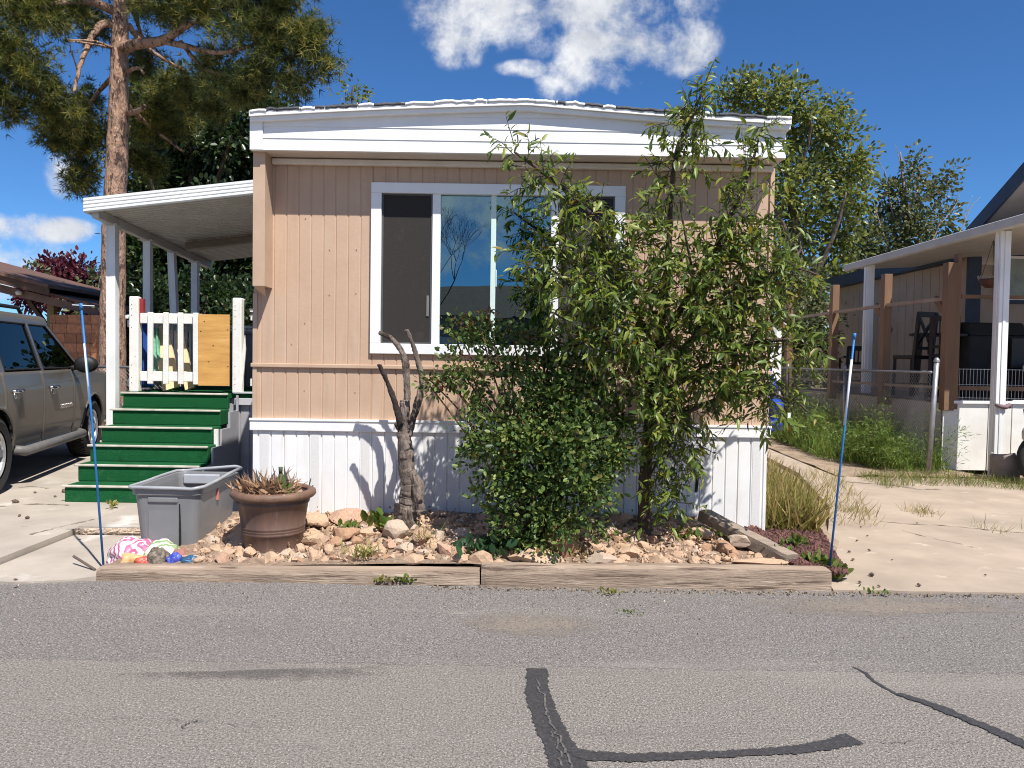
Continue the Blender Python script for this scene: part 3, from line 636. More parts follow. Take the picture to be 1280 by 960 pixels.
# gate across the head of the steps
gate = thing('porch_gate', 'white picket gate patched with a square of bare plywood at the top of the steps', 'gate', (-3.7, 8.66, DZ))
gx0, gx1 = -4.195, -3.17
gyy = 8.655
mb = MB(); zt0, zt1 = DZ + .775, DZ + .90; zb0, zb1 = DZ + .125, DZ + .235
mb.box(gx0, -3.5, gyy, gyy + .035, zt0, zt1 - .01); mb.build('top_rail', m_wood_w, gate, bevel=.006)
mb = MB(); mb.box(gx0, -3.5, gyy, gyy + .035, zb0, zb1); mb.build('bottom_rail', m_wood_w, gate, bevel=.006)
for xc in (-4.07, -3.895, -3.725, -3.555):
    mb = MB(); mb.bar((xc, gyy - .018, zb0 - .03), (xc + random.Random(int(-xc * 100)).uniform(-.008, .008), gyy - .018, zt1), .058, .03, up=(0, 1, 0)); mb.build('picket', m_wood_w, gate, bevel=.005)
m_ply = mat('plywood', (.66, .37, .11), (.52, .27, .075), .55, 3, 8, .1, 60, stretch=(1, 1, 7), spots=[((.36, .17, .05), 5, .66, .08, 6), ((.68, .43, .17), 3, .62, .1, 5)])
mb = MB(); mb.box(-3.525, -3.175, gyy - .038, gyy - .022, DZ + .085, DZ + .885); ply = mb.build('plywood_panel', m_ply, gate)
mb = MB(); r = random.Random(4)
for (a, b) in ((.07, .72), (.03, .61), (.17, .45), (.12, .27), (.335, .22), (.33, .63)):
    mb.lathe([(.0, -.0), (.0065, 0), (.0065, .003)], (-3.525 + a, gyy - .0415, DZ + .085 + b), 10, 'y', 1.3, .7)
mb.build('knot', mat('wood_knot', (.10, .045, .02), None, .7), ply)
# things standing behind the gate
m_pine = mat('pine_board', (.78, .60, .36), (.68, .5, .28), .6, 2, 8, .1, 50, stretch=(1, 1, .12), spots=[((.5, .32, .15), 7, .70, .05, 4)])
for i, (xa, xb, w_, lab) in enumerate(((-4.19, -3.92, .20, 'wide pale pine board leaning behind the porch gate pickets'), (-3.97, -3.73, .11, 'narrow pale pine board leaning to the right of the wide one behind the gate'))):
    p0 = Vector((xb, 8.85 + .05 * i, DZ + .002)); p1 = Vector((xa, 9.12 + .03 * i, DZ + .75 - .06 * i)); mb = MB(); mb.bar(p0 + Vector((0, 0, .03)), p1, w_, .03, up=(0, -1, .3))
    o = mb.build('leaning_board', m_pine, loc=(xb, 8.9, DZ)); tag(o, lab, 'board', 'boards leaning behind the gate')
mb = MB(); mb.grid(10, 16, lambda a, b: (-4.33 + .13 * a, 8.92 + .03 * math.sin(a * 9 + b * 3), DZ + .04 + .75 * b + .0 * a)); o = mb.build('folded_tarp', mat('blue_tarp', (.03, .10, .38), (.015, .05, .22), .45, 8), loc=(-4.26, 8.92, DZ), smooth=True)
md = o.modifiers.new('solid', 'SOLIDIFY'); md.thickness = .03; tag(o, 'blue folded tarp hanging just inside the left gate post', 'tarp')
mb = MB(); mb.grid(6, 12, lambda a, b: (-4.2 + .07 * a, 8.96 + .015 * math.sin(a * 9 + b * 5), DZ + .12 + .62 * b)); o = mb.build('broom_bag', mat('mint_plastic', (.30, .62, .42), (.10, .3, .2), .5, 9), loc=(-4.17, 8.96, DZ), smooth=True)
md = o.modifiers.new('solid', 'SOLIDIFY'); md.thickness = .04; tag(o, 'pale green plastic sheet standing between the blue tarp and first picket', 'plastic sheet')
bx = thing('storage_chest', 'grey slatted storage box standing at the back of the porch deck', 'storage box', (-3.5, 10.7, DZ))
m_box = mat('grey_slats', (.22, .22, .24), (.16, .16, .18), .6, 5)
mb = MB(); ribbed(mb, -4.2, -2.7, DZ, DZ + .72, 10.5, .13, .02, .015, th=.5); mb.build('body', m_box, bx)
mb = MB(); mb.box(-4.24, -2.66, 10.46, 11.04, DZ + .72, DZ + .76); mb.build('lid', m_box, bx, bevel=.01)
# patio awning
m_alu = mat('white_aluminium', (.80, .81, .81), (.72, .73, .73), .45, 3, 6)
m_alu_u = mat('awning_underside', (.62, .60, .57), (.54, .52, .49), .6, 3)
aw = thing('patio_awning', 'white ribbed aluminium awning sloping away from the home above the porch', 'awning', (-3.4, 9.4, 0))
AY0, AY1 = 8.18, 11.3; AX0, AX1 = -4.56, HX0 - .01
def awz(x, y): return 3.03 + .122 * (x - AX0) - .055 * (y - AY0)
mb = MB(); n = 46
poly = []
for i in range(n + 1):
    x = AX0 + (AX1 - AX0) * i / n
    poly.append((x, .012 if i % 2 else 0))
vs = []; k = n + 1
for y in (AY0 + .03, AY1):
    for (x, dz) in poly: vs.append((x, y, awz(x, y) + .05 + dz))
    for (x, dz) in poly: vs.append((x, y, awz(x, y) + .02 + dz))
# ribs run across the slope (front to back bands in the photo run parallel to the front), so build the pans along x
mb = MB(); n = 40; vs = []; prof = []
for i in range(n):
    y = AY0 + .04 + (AY1 - AY0 - .04) * i / n; dy = (AY1 - AY0 - .04) / n
    prof += [(y, 0), (y + dy * .62, 0), (y + dy * .66, .034), (y + dy * .96, .034)]
pts = [(y, dz) for y, dz in prof] + [(AY1, 0), (AY1, .05)] + [(AY0 + .04, .05)]
pa = [Vector((AX0 + .03, y, awz(AX0 + .03, y) + dz)) for y, dz in pts]; pb_ = [Vector((AX1, y, awz(AX1, y) + dz)) for y, dz in pts]; k = len(pts)
mb.add(pa + pb_, [tuple(range(k)), tuple(reversed(range(k, 2 * k)))] + [(i, (i + 1) % k, k + (i + 1) % k, k + i) for i in range(k)])
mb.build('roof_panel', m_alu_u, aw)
mb = MB()                                                # fluted front fascia and left gutter
fl = [(0, 0), (-.012, .012), (-.012, .032), (0, .04), (-.012, .048), (-.012, .07), (0, .078), (-.012, .086), (-.012, .108), (0, .116), (-.012, .124), (-.012, .15), (.03, .16), (.03, 0)]
pa = [Vector((AX0, AY0 + a, awz(AX0, AY0) - .04 + b)) for a, b in fl]; pb_ = [Vector((AX1, AY0 + a, awz(AX1, AY0) - .04 + b)) for a, b in fl]; k = len(fl)
mb.add(pa + pb_, [tuple(range(k)), tuple(reversed(range(k, 2 * k)))] + [(i, (i + 1) % k, k + (i + 1) % k, k + i) for i in range(k)])
mb.build('front_fascia', m_alu, aw)
mb = MB(); mb.bar((AX0 + .012, AY0 + .04, awz(AX0, AY0) + .035), (AX0 + .012, AY1, awz(AX0, AY1) + .035), .03, .15); mb.build('side_gutter', m_alu, aw)
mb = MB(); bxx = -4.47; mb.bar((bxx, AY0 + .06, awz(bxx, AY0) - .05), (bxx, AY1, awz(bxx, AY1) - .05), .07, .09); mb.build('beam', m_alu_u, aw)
for i, y in enumerate((8.60, 9.43, 10.17, 10.83)):
    zt_ = awz(bxx, y) - .095
    mb = MB(); w_ = .048 if i == 0 else .042; mb.box(bxx - w_, bxx + w_, y - w_, y + w_, .05 if i == 0 else DZ, zt_); mb.box(bxx - w_ - .004, bxx - w_ + .012, y - w_ - .004, y - w_ + .01, .06 if i == 0 else DZ, zt_)
    if i == 2: mb.v = [(x + .10 * (z - DZ - 1) * -.5, yy, z) for (x, yy, z) in mb.v]
    mb.build('post', m_alu, aw, bevel=.004)
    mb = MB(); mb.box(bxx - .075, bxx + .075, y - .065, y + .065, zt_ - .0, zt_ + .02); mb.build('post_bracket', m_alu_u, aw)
lm = thing('patio_light', 'long brown strip light fixed under the porch awning', 'light', (-3.75, 10.0, awz(-3.75, 10.0)))
mb = MB(); a = Vector((-4.22, 9.95, awz(-4.22, 9.95) - .075)); b = Vector((-3.0, 9.95, awz(-3.0, 9.95) - .075)); mb.bar(a, b, .13, .085); mb.build('housing', mat('brown_housing', (.22, .18, .14), (.16, .13, .1), .5), lm, bevel=.012)
mb = MB(); mb.bar(a + Vector((.03, -.02, -.05)), b + Vector((-.03, -.02, -.05)), .06, .03); mb.build('diffuser', mat('old_diffuser', (.35, .31, .26), (.28, .25, .2), .4), lm)

# ------------------------------------------------------------------ the large SUV on the left drive
m_car = mat('taupe_car_paint', (.135, .120, .102), (.125, .111, .095), .36, 2, 3, metal=.15, spec=.4, coat=.25)
m_blk = mat('black_plastic', (.018, .018, .019), (.012, .012, .012), .55, 20)
m_tyre = mat('tyre_rubber', (.030, .029, .028), (.02, .02, .02), .85, 30, 4, .3, 60)
m_chr = mat('chrome', (.75, .75, .76), (.7, .7, .7), .12, 5, metal=1)
m_rim = mat('alloy_rim', (.55, .55, .56), (.45, .45, .46), .35, 8, metal=.7)
m_cglass = glass_mat('car_glass', (.055, .07, .06), (.62, .68, .66), .03)
FWD = Vector((-.235, .972, 0)).normalized(); RGT = Vector((FWD.y, -FWD.x, 0))
c0 = Vector((-5.16, 7.70, .055)) - RGT * 1.0
suv = thing('parked_suv', 'large taupe SUV parked nose-in on the left driveway with dark tinted windows', 'car', c0, rz=math.atan2(FWD.y, FWD.x))
def sy_(z):                                               # half width of the body at a height
    for (z0, y0), (z1, y1) in zip(((.36, .94), (.55, .985), (.85, 1.0), (1.05, .995), (1.25, .955), (1.30, .94)), ((.55, .985), (.85, 1.0), (1.05, .995), (1.25, .955), (1.30, .94), (2, .8))):
        if z <= z1: return y0 + (y1 - y0) * max(0, (z - z0)) / (z1 - z0)
    return .9
ARCH = ((0, .40, .475), (3.30, .40, .475))
def side_panel(x0, x1, s_, zlo=.40, zhi=1.235, top=None, nose=None):
    mb = MB(); nx = max(2, int((x1 - x0) / .045)); nz_ = 20; V = {}; 
    def inside(x, z):
        for (ax, az, ar) in ARCH:
            if math.hypot(x - ax, z - az) < ar: return (ax, az, ar)
        return None
    for i in range(nx + 1):
        x = x0 + (x1 - x0) * i / nx; zt_ = top(x) if top else zhi
        for j in range(nz_ + 1):
            V[i, j] = [x, zlo + (zt_ - zlo) * j / nz_]
    keep = []
    for i in range(nx):
        for j in range(nz_):
            cx = sum(V[a][0] for a in ((i, j), (i + 1, j), (i + 1, j + 1), (i, j + 1))) / 4; cz = sum(V[a][1] for a in ((i, j), (i + 1, j), (i + 1, j + 1), (i, j + 1))) / 4
            if not inside(cx, cz): keep.append((i, j))
    for key, p in V.items():
        a = inside(*p)
        if a:
            d = math.hypot(p[0] - a[0], p[1] - a[1]) or 1e-6; p[0] = a[0] + (p[0] - a[0]) / d * a[2]; p[1] = a[1] + (p[1] - a[1]) / d * a[2]
    ids = {}
    def vid(key, inn):
        k = (key, inn)
        if k not in ids:
            x, z = V[key]; y = sy_(z)
            if nose: y -= nose(x)
            ids[k] = len(mb.v); mb.v.append((x, s_ * (y - (.035 if inn else 0)), z))
        return ids[k]
    cells = set(keep)
    for (i, j) in keep: mb.f.append(tuple(vid(a, 0) for a in ((i, j), (i + 1, j), (i + 1, j + 1), (i, j + 1))))
    for (i, j) in keep:                                    # folded-in edges give the panel its thickness
        for (di, dj, a, b) in ((-1, 0, (i, j), (i, j + 1)), (1, 0, (i + 1, j), (i + 1, j + 1)), (0, -1, (i, j), (i + 1, j)), (0, 1, (i, j + 1), (i + 1, j + 1))):
            if (i + di, j + dj) not in cells: mb.f.append((vid(a, 0), vid(b, 0), vid(b, 1), vid(a, 1)))
    return mb
def nose_in(x): return .10 * max(0, (x - 3.8) / .5) ** 2
def rear_in(x): return .05 * max(0, (-.9 - x) / .4) ** 2
body = MB()
for s_ in (1, -1):
    for (a, b, tp, ns) in ((-1.28, .20, None, rear_in), (2.425, 4.32, lambda x: 1.235 - .09 * max(0, (x - 2.6) / 1.7) ** 1.5, nose_in)):
        q = side_panel(a, b, s_, top=tp, nose=ns); body.add(q.v, q.f)
hz = lambda x: 1.25 - .09 * max(0, (x - 2.6) / 1.7) ** 1.5
body.grid(14, 10, lambda a, b: (2.5 + 1.86 * b, (-.955 + 1.91 * a) * (1 - .12 * max(0, (b - .7) / .3) ** 2), hz(2.5 + 1.86 * b) - .012 + .045 * math.sin(3.14159 * a) * (1 - .3 * b)))        # bonnet
body.grid(14, 6, lambda a, b: (4.33 + .05 * math.sin(3.14 * b), -.84 + 1.68 * a, .42 + .73 * b))
body.grid(10, 6, lambda a, b: (-1.29 - .03 * math.sin(3.14 * b), -.92 + 1.84 * a, .42 + .85 * b))
bo = body.build('body', m_car, suv, smooth=True, local=True, fix=False)
for s_, nm in ((1, 'l'), (-1, 'r')):
    for (a, b) in ((.206, 1.325), (1.331, 2.419)):
        q = side_panel(a, b, s_); d_ = q.build('door', m_car, suv, smooth=True, local=True, fix=False)
        hx = a + .16; hy = s_ * (sy_(1.02) + .012)
        mb = MB(); mb.tube([(hx - .01, hy, 1.03), (hx + .03, hy + s_ * .03, 1.035), (hx + .19, hy + s_ * .03, 1.035), (hx + .23, hy, 1.03)], [.014, .022, .022, .014], 10)
        mb.lathe([(0, -.004), (.045, -.004), (.045, .004), (0, .004)], (hx + .11, s_ * sy_(.985), .985), 16, 'y', 1, .8); mb.build('handle', m_chr, d_, smooth=True, local=True)
    # side step
    mb = MB(); mb.tube([(.55, s_ * .93, .40), (.62, s_ * 1.03, .375), (2.66, s_ * 1.03, .375), (2.74, s_ * .93, .40)], [.05, .055, .055, .05], 10); mb.build('running_board', mat('grey_step', (.16, .15, .145), (.12, .115, .11), .5, 10), suv, smooth=True, local=True)
    for (ax, az, ar) in ARCH:                               # arch lips
        mb = MB(); mb.tube([(ax + (ar + .005) * math.cos(t), s_ * (sy_(az + ar * math.sin(t)) - .0), az + (ar + .005) * math.sin(t)) for t in np.linspace(.0, 3.14, 20)], .014, 6); mb.build('arch_lip', m_car, suv, smooth=True, local=True)
# greenhouse: pillars and roof
def gy(z): return .955 + (.775 - .955) * (z - 1.235) / .60
mb = MB()
XF = lambda z: 2.86 - .86 * (z - 1.235) / .60
XR = lambda z: -1.28 + .14 * (z - 1.235) / .60
mb.grid(1, 6, lambda a, b: (0, 0, 0)) if False else None
pil = [('a', lambda z: XF(z) - .10, XF), ('b', lambda z: 1.34 - .03 * (z - 1.235), lambda z: 1.44 - .05 * (z - 1.235)), ('c', lambda z: .13 + .0 * (z - 1.2), lambda z: .30), ('d', XR, lambda z: XR(z) + .22)]
for s_ in (1, -1):
    for (_, f0, f1) in pil:
        mb.grid(2, 8, lambda a, b, f0=f0, f1=f1: ((f0(1.225 + .61 * b) * (1 - a) + f1(1.225 + .61 * b) * a), s_ * gy(1.225 + .61 * b), 1.225 + .61 * b))
    mb.grid(20, 5, lambda a, b: (XR(1.79) + (XF(1.79) - XR(1.79)) * a, s_ * (gy(1.775) - .10 * (1 - math.cos(b * 1.57)) - .0), 1.775 + .125 * math.sin(b * 1.57)))
mb.grid(20, 10, lambda a, b: (XR(1.83) - .02 + (XF(1.83) - XR(1.83) + .06) * a, -.70 + 1.40 * b, 1.888 + .03 * math.sin(3.14159 * b)))
mb.build('roof', m_car, suv, smooth=True, local=True, fix=False)
mb = MB(); mb.box(-1.18, 2.42, -.90, -.895, 1.2, 1.24); mb.box(.52, 2.8, -.925, .925, .38, 1.2); mb.box(-1.24, 4.25, -.60, .60, .30, 1.12); mb.box(.6, .7, -.6, .6, 1.2, 1.55); mb.box(1.75, 1.85, -.65, -.1, 1.2, 1.6); mb.box(1.75, 1.85, .1, .65, 1.2, 1.6)
mb.box(2.3, 2.55, -.8, .8, 1.12, 1.28); mb.box(-1.2, .5, -.93, .93, .88, 1.2); mb.box(2.82, 4.2, -.9, .9, .885, 1.1)
mb.build('chassis', m_blk, suv, local=True)
for s_ in (1, -1):
    for (f0, f1, nm, zb_, zt_) in ((lambda z: .31, lambda z: 1.335 - .03 * (z - 1.235), 'window', 1.26, 1.775), (lambda z: 1.445 - .05 * (z - 1.235), lambda z: XF(z) - .11, 'window', 1.26, 1.775), (lambda z: XR(z) + .23, lambda z: .125, 'window', 1.28, 1.775)):
        mb = MB(); mb.grid(3, 6, lambda a, b: (f0(zb_ + (zt_ - zb_) * b) * (1 - a) + f1(zb_ + (zt_ - zb_) * b) * a, s_ * (gy(zb_ + (zt_ - zb_) * b) - .012), zb_ + (zt_ - zb_) * b)); wn = mb.build(nm, m_cglass, suv, smooth=True, local=True, fix=False)
        mb = MB(); rim = [(f0(zb_), zb_), (f1(zb_), zb_), (f1(zt_), zt_), (f0(zt_), zt_), (f0(zb_), zb_)]
        mb.tube([(x, s_ * (gy(z) - .004), z) for x, z in rim], .011, 6); mb.build('window_seal', m_blk, wn, local=True)
    mb = MB(); mb.tube([(1.352, s_ * (gy(1.25) + .004), 1.25), (1.335, s_ * (gy(1.78) + .004), 1.78)], .012, 6); mb.build('pillar_trim', m_chr, suv, local=True)
    # mirror
    mb = MB(); my = s_ * 1.10
    mb.lathe([(0, -.07), (.10, -.07), (.135, -.03), (.13, .04), (.06, .09), (0, .095)], (2.42, my + s_ * .04, 1.30), 18, 'x', 1.05, .82)
    mb.tube([(2.44, s_ * .93, 1.24), (2.44, s_ * 1.04, 1.27)], .035, 8); mb.build('mirror', m_blk, suv, smooth=True, local=True)
    mb = MB(); mb.tube([(-.9, s_ * .66, 1.90), (-.85, s_ * .66, 1.96), (1.5, s_ * .66, 1.97), (1.6, s_ * .66, 1.90)], .022, 8); mb.build('roof_rail', m_blk, suv, smooth=True, local=True)
    mb = MB(); mb.box(4.22, 4.35, s_ * .78 - .14, s_ * .78 + .14, .86, 1.04); mb.build('headlight', glass_mat('lamp_lens', (.6, .6, .6), (1, 1, 1), .1), suv, bevel=.02, local=True)
    mb = MB(); mb.box(-1.325, -1.24, s_ * .86 - .07, s_ * .86 + .07, .85, 1.5); mb.build('tail_light', mat('red_lens', (.35, .01, .01), None, .2), suv, bevel=.02, local=True)
    for wx in (0, 3.30):
        y0 = s_ * .86
        mb = MB(); mb.lathe([(.26, -.13), (.34, -.145), (.385, -.12), (.40, -.07), (.402, 0), (.40, .07), (.385, .12), (.34, .145), (.26, .13)], (wx, y0, .40), 40, 'y')
        for k in range(44):                                  # tread blocks
            t = 2 * math.pi * k / 44
            for yy in (-.085, -.03, .03, .085): mb.obox((wx + .402 * math.cos(t + yy * 1.2), y0 + yy, .40 + .402 * math.sin(t + yy * 1.2)), (.006, .022, .018), (0, -t - yy * 1.2, 0))
        wh = mb.build('wheel', m_tyre, suv, local=True)
        mb = MB(); f = s_ * 1
        mb.lathe([(.262, -.12 * f), (.265, .115 * f), (.25, .12 * f), (.235, .10 * f), (.225, .02 * f)], (wx, y0, .40), 32, 'y'); mb.lathe([(.0, .09 * f), (.06, .088 * f), (.075, .06 * f)], (wx, y0, .40), 20, 'y')
        for k in range(6):
            t = 2 * math.pi * k / 6; mb.bar((wx + .05 * math.cos(t), y0 + .07 * f, .40 + .05 * math.sin(t)), (wx + .245 * math.cos(t), y0 + .088 * f, .40 + .245 * math.sin(t)), .075, .03, up=(0, 1, 0))
        mb.lathe([(0, .0), (.24, .0)], (wx, y0 + .02 * f, .40), 24, 'y'); mb.build('rim', m_rim, wh, local=True)
for (x0, zb_, x1, zt_, nm) in ((XF(1.25) - .02, 1.25, XF(1.80), 1.80, 'windshield'), (XR(1.27), 1.27, XR(1.78), 1.78, 'rear_window')):
    mb = MB(); mb.grid(6, 4, lambda a, b: (x0 + (x1 - x0) * b + (.07 if nm == 'windshield' else -.03) * math.sin(3.14 * a), (-.86 + .14 * b) * (1 - 2 * a), zb_ + (zt_ - zb_) * b)); mb.build(nm, m_cglass, suv, smooth=True, local=True, fix=False)
mb = MB(); mb.box(4.30, 4.46, -.90, .90, .42, .66); mb.box(-1.46, -1.28, -.92, .92, .42, .68); mb.build('bumper', m_car, suv, bevel=.04, local=True)
mb = MB(); mb.box(4.345, 4.37, -.58, .58, .72, 1.06); mb.build('grille', m_chr, suv, bevel=.01, local=True)
def text(body_, size, m, parent, loc, rot, name, depth=.002):
    cu = bpy.data.curves.new(name, 'FONT'); cu.body = body_; cu.size = size; cu.extrude = depth; cu.align_x = 'CENTER'; cu.align_y = 'CENTER'; cu.space_character = 1.15
    tmp = bpy.data.objects.new(name + '_outline', cu); me = bpy.data.meshes.new_from_object(tmp); bpy.data.objects.remove(tmp); bpy.data.curves.remove(cu)
    o = bpy.data.objects.new(name, me); C.objects.link(o); me.materials.clear(); me.materials.append(m); o.location = loc; o.rotation_euler = rot
    if parent: o.parent = parent
    return o
text('SUBURBAN', .085, m_chr, suv, (2.12, -(sy_(.78) + .003), .78), (rad(90), 0, 0), 'emblem')

# blue driveway stakes
m_stb = mat('stake_blue', (.02, .16, .42), (.01, .11, .33), .45, 8, spots=[((.25, .42, .6), 9, .66, .1, 4)]); m_stw = mat('stake_white', (.7, .72, .74), (.55, .6, .66), .5, 10)
def stake(label, p, q, tw, t0, t1):
    t = thing('driveway_stake', label, 'marker stake', p, 'driveway marker stakes')
    p = Vector(p); q = Vector(q)
    mb = MB(); mb.tube([p - Vector((0, 0, .1)), p.lerp(q, .5) + Vector((.004, 0, 0)), q], .0078, 8); mb.build('rod', m_stb, t, smooth=True)
    mb = MB(); mb.tube([p.lerp(q, t0), p.lerp(q, t1)], .0088, 8); mb.build('reflective_band', m_stw, t, smooth=True)
    mb = MB(); mb.tube([q - (q - p) * .012, q + (q - p) * .012], .012, 8); mb.build('cap', m_stb, t, smooth=True)
    if tw: 
        mb = MB(); mb.bar(q + Vector((-.06, 0, .01)), q + Vector((.09, 0, .005)), .01, .006); mb.build('top_clip', m_stw, t)
    return t
stake('thin blue stake standing left of the grey tote in front of the porch steps', P(131, 711, 5.27), P(101.5, 383, 5.27), 1, .63, .86)
stake('thin blue stake at the right end of the landscape timbers beside the pale driveway', P(1035, 714, 5.26), P(1068, 420, 5.30), 0, .62, .90)

# ------------------------------------------------------------------ left neighbour: brown shed with a shingled flank, chain-link fence
m_shin = mat('brown_shingle', (.42, .185, .095), (.30, .13, .07), .85, 14, 5, .3, 60, island=.22)
m_dkw = mat('dark_brown_wood', (.10, .055, .035), (.06, .035, .022), .75, 6, 6)
m_rusty = mat('rusty_roof', (.16, .085, .06), (.10, .055, .04), .8, 8, 6)
shed = thing('brown_shed', 'low brown shed with a sloping roof and a flank of orange-brown shingles behind the SUV', 'shed', (-11, 17, 0))
def rzs(x): return 2.96 - .235 * (x + 10.7)
mb = MB(); mb.prism([(-16, 15.6, rzs(-16) - .0), (-8.42, 15.6, rzs(-8.42)), (-8.42, 15.6, rzs(-8.42) + .06), (-16, 15.6, rzs(-16) + .06)], (0, 5, 0)); mb.build('roof', m_rusty, shed)
mb = MB(); mb.prism([(-16, 15.56, rzs(-16) - .20), (-8.40, 15.56, rzs(-8.40) - .17), (-8.40, 15.56, rzs(-8.40) - .02), (-16, 15.56, rzs(-16) + .0)], (0, .035, 0)); mb.build('fascia', mat('shed_fascia', (.17, .10, .07), (.12, .07, .05), .7, 5), shed)
mb = MB(); mb.prism([(-16, 15.3, rzs(-16) + .27), (-9.25, 15.3, rzs(-9.25) + .17), (-9.25, 15.3, rzs(-9.25) + .24), (-16, 15.3, rzs(-16) + .34)], (0, 4, 0)); mb.build('upper_roof', m_rusty, shed)
mb = MB(); mb.prism([(-16, 15.3, rzs(-16) + .02), (-9.26, 15.35, rzs(-9.26) + .02), (-9.26, 15.35, rzs(-9.26) + .168), (-16, 15.35, rzs(-16) + .268)], (0, .03, 0)); mb.build('upper_fascia', m_dkw, shed)
mb = MB(); mb.box(-16, -8.6, 19.9, 20, 0, 2.3); mb.box(-9.5, -8.6, 16.7, 16.75, 0, 2.2); mb.build('wall', m_dkw, shed)
for x in (-9.62, -10.9, -12.4):
    mb = MB(); mb.box(x - .07, x + .07, 16.0, 16.14, 0, rzs(x) - .2); mb.build('post', mat('yellow_brown_post', (.24, .17, .07), (.17, .12, .05), .7, 5) if x > -10 else m_dkw, shed)
    mb = MB(); mb.bar((x, 16.07, 1.9), (x - .5, 16.07, rzs(x - .5) - .22), .08, .08); mb.build('brace', m_dkw, shed)
mb = MB(); rows = 10; r = random.Random(1)
for j in range(rows):                                       # shingles course by course
    z0 = .35 + j * .19; xl, xr = P(63, 420, 15.36).x, P(125, 420, 15.36).x; x = xl - r.uniform(0, .2)
    while x < xr:
        w_ = r.uniform(.2, .3); a, b = max(x, xl), min(x + w_ - .008, xr)
        if b - a > .03: mb.obox(((a + b) / 2, 15.36, z0 + .1), ((b - a) / 2, .012, .105), (rad(6), 0, 0))
        x += w_
mb.build('shingle_flank', m_shin, shed)
mb = MB(); mb.lathe([(0, -.03), (.05, -.03), (.07, .03), (.02, .07), (0, .07)], (-9.95, 15.5, rzs(-9.95) - .10), 12); mb.build('lamp', mat('cream_lamp', (.6, .55, .45), None, .4), shed, smooth=True)
m_galv = mat('galvanised', (.36, .36, .37), (.26, .26, .27), .45, 12, metal=.6); m_galv_d = mat('galvanised_dull', (.24, .24, .25), (.17, .17, .18), .5, 12, metal=.5)
def chainlink(name, label, p, q, z0, z1, posts, mesh_m, cell=.062, wire=.0026, group=None, topr=.02, cap=True):
    p = Vector(p); q = Vector(q); t = thing(name, label, 'fence', (p.x, p.y, 0), group); L_ = (q - p).length; d = (q - p).normalized(); H = z1 - z0
    mb = MB(); n = int(L_ / cell)
    for i in range(-int(H / cell) - 1, n + 1):
        for s_ in (1, -1):
            a = i * cell; b = a + H
            za, zb_ = (0, H) if s_ == 1 else (H, 0)
            t0, t1 = 0.0, 1.0
            if a < 0: t0 = -a / H
            if b > L_: t1 = (L_ - a) / H
            if t1 <= t0: continue
            A = p + d * (a + (b - a) * t0); B = p + d * (a + (b - a) * t1)
            A.z = z0 + za + (zb_ - za) * t0; B.z = z0 + za + (zb_ - za) * t1
            off = Vector((-d.y, d.x, 0)) * .003 * s_
            mb.tube([A + off, B + off], wire, 3, cap=False)
    mb.build('mesh', mesh_m, t)
    mb = MB(); mb.tube([(p.x, p.y, z1), (q.x, q.y, z1)], topr, 8); mb.build('top_rail', m_galv_d, t, smooth=True)
    for (k, tilt, hh, rr) in posts:
        c = p.lerp(q, k); mb = MB(); mb.tube([(c.x, c.y, 0), (c.x + tilt, c.y, z1 + hh)], rr, 10)
        mb.lathe([(rr * 1.15, 0), (rr * 1.15, .03), (rr * .6, .06), (0, .065)], (c.x + tilt, c.y, z1 + hh), 10); mb.build('post', m_galv, t, smooth=True)
    return t
chainlink('chain_link_fence', 'short chain-link fence behind the SUV and the porch steps', (-6.45, 11.7, 0), (-5.0, 11.7, 0), .08, 1.30, ((0.0, 0, .03, .025), (1, 0, .03, .025)), m_galv_d)
mb = MB(); mb.box(-5.03, -4.96, 11.55, 11.62, 0, 1.32); o = mb.build('wooden_stake', mat('grey_wood', (.35, .25, .18), (.25, .18, .13), .8, 6), loc=(-5, 11.58, 0)); tag(o, 'short weathered wooden stake between pine trunk and porch steps', 'stake')

# ------------------------------------------------------------------ right neighbour: house, raised porch, patio roof
m_ntan = mat('neighbour_tan', (.42, .33, .26), (.37, .29, .225), .7, 3, 5); m_navy = mat('navy_trim', (.030, .048, .085), (.022, .036, .065), .6, 5)
m_cedar = mat('cedar_post', (.235, .135, .075), (.15, .085, .048), .7, 3, 8, .15, 40, stretch=(1, 1, .15), spots=[((.20, .09, .035), 6, .66, .08, 5)])
m_oldw = mat('weathered_rail', (.36, .28, .21), (.27, .2, .15), .8, 5, 6)
m_pp = mat('white_porch_panel', (.76, .75, .72), (.68, .66, .62), .6, 3, 6, spots=[((.5, .44, .36), 5, .68, .08, 6)])
HC = (7.95, 13.5)
nh = thing('neighbour_house', 'tan neighbouring house with navy trim and a steep gable on the right', 'house', (HC[0], HC[1], 0))
mb = MB(); ribbed(mb, HC[1], 18.8, .0, 3.6, HC[0], .3, .02, .012, axis='y', th=.2); mb.build('side_wall', m_ntan, nh)
mb = MB(); mb.box(HC[0] + .21, 15, HC[1], HC[1] + .2, 0, 3.3); mb.build('front_wall', m_ntan, nh)
mb = MB(); mb.box(HC[0] - .03, HC[0] + .2, HC[1] - .06, HC[1] - .002, 0, 3.6); mb.box(HC[0] - .25, HC[0] - .06, HC[1] + .1, 19.0, 3.36, 3.62); mb.build('navy_trim', m_navy, nh)
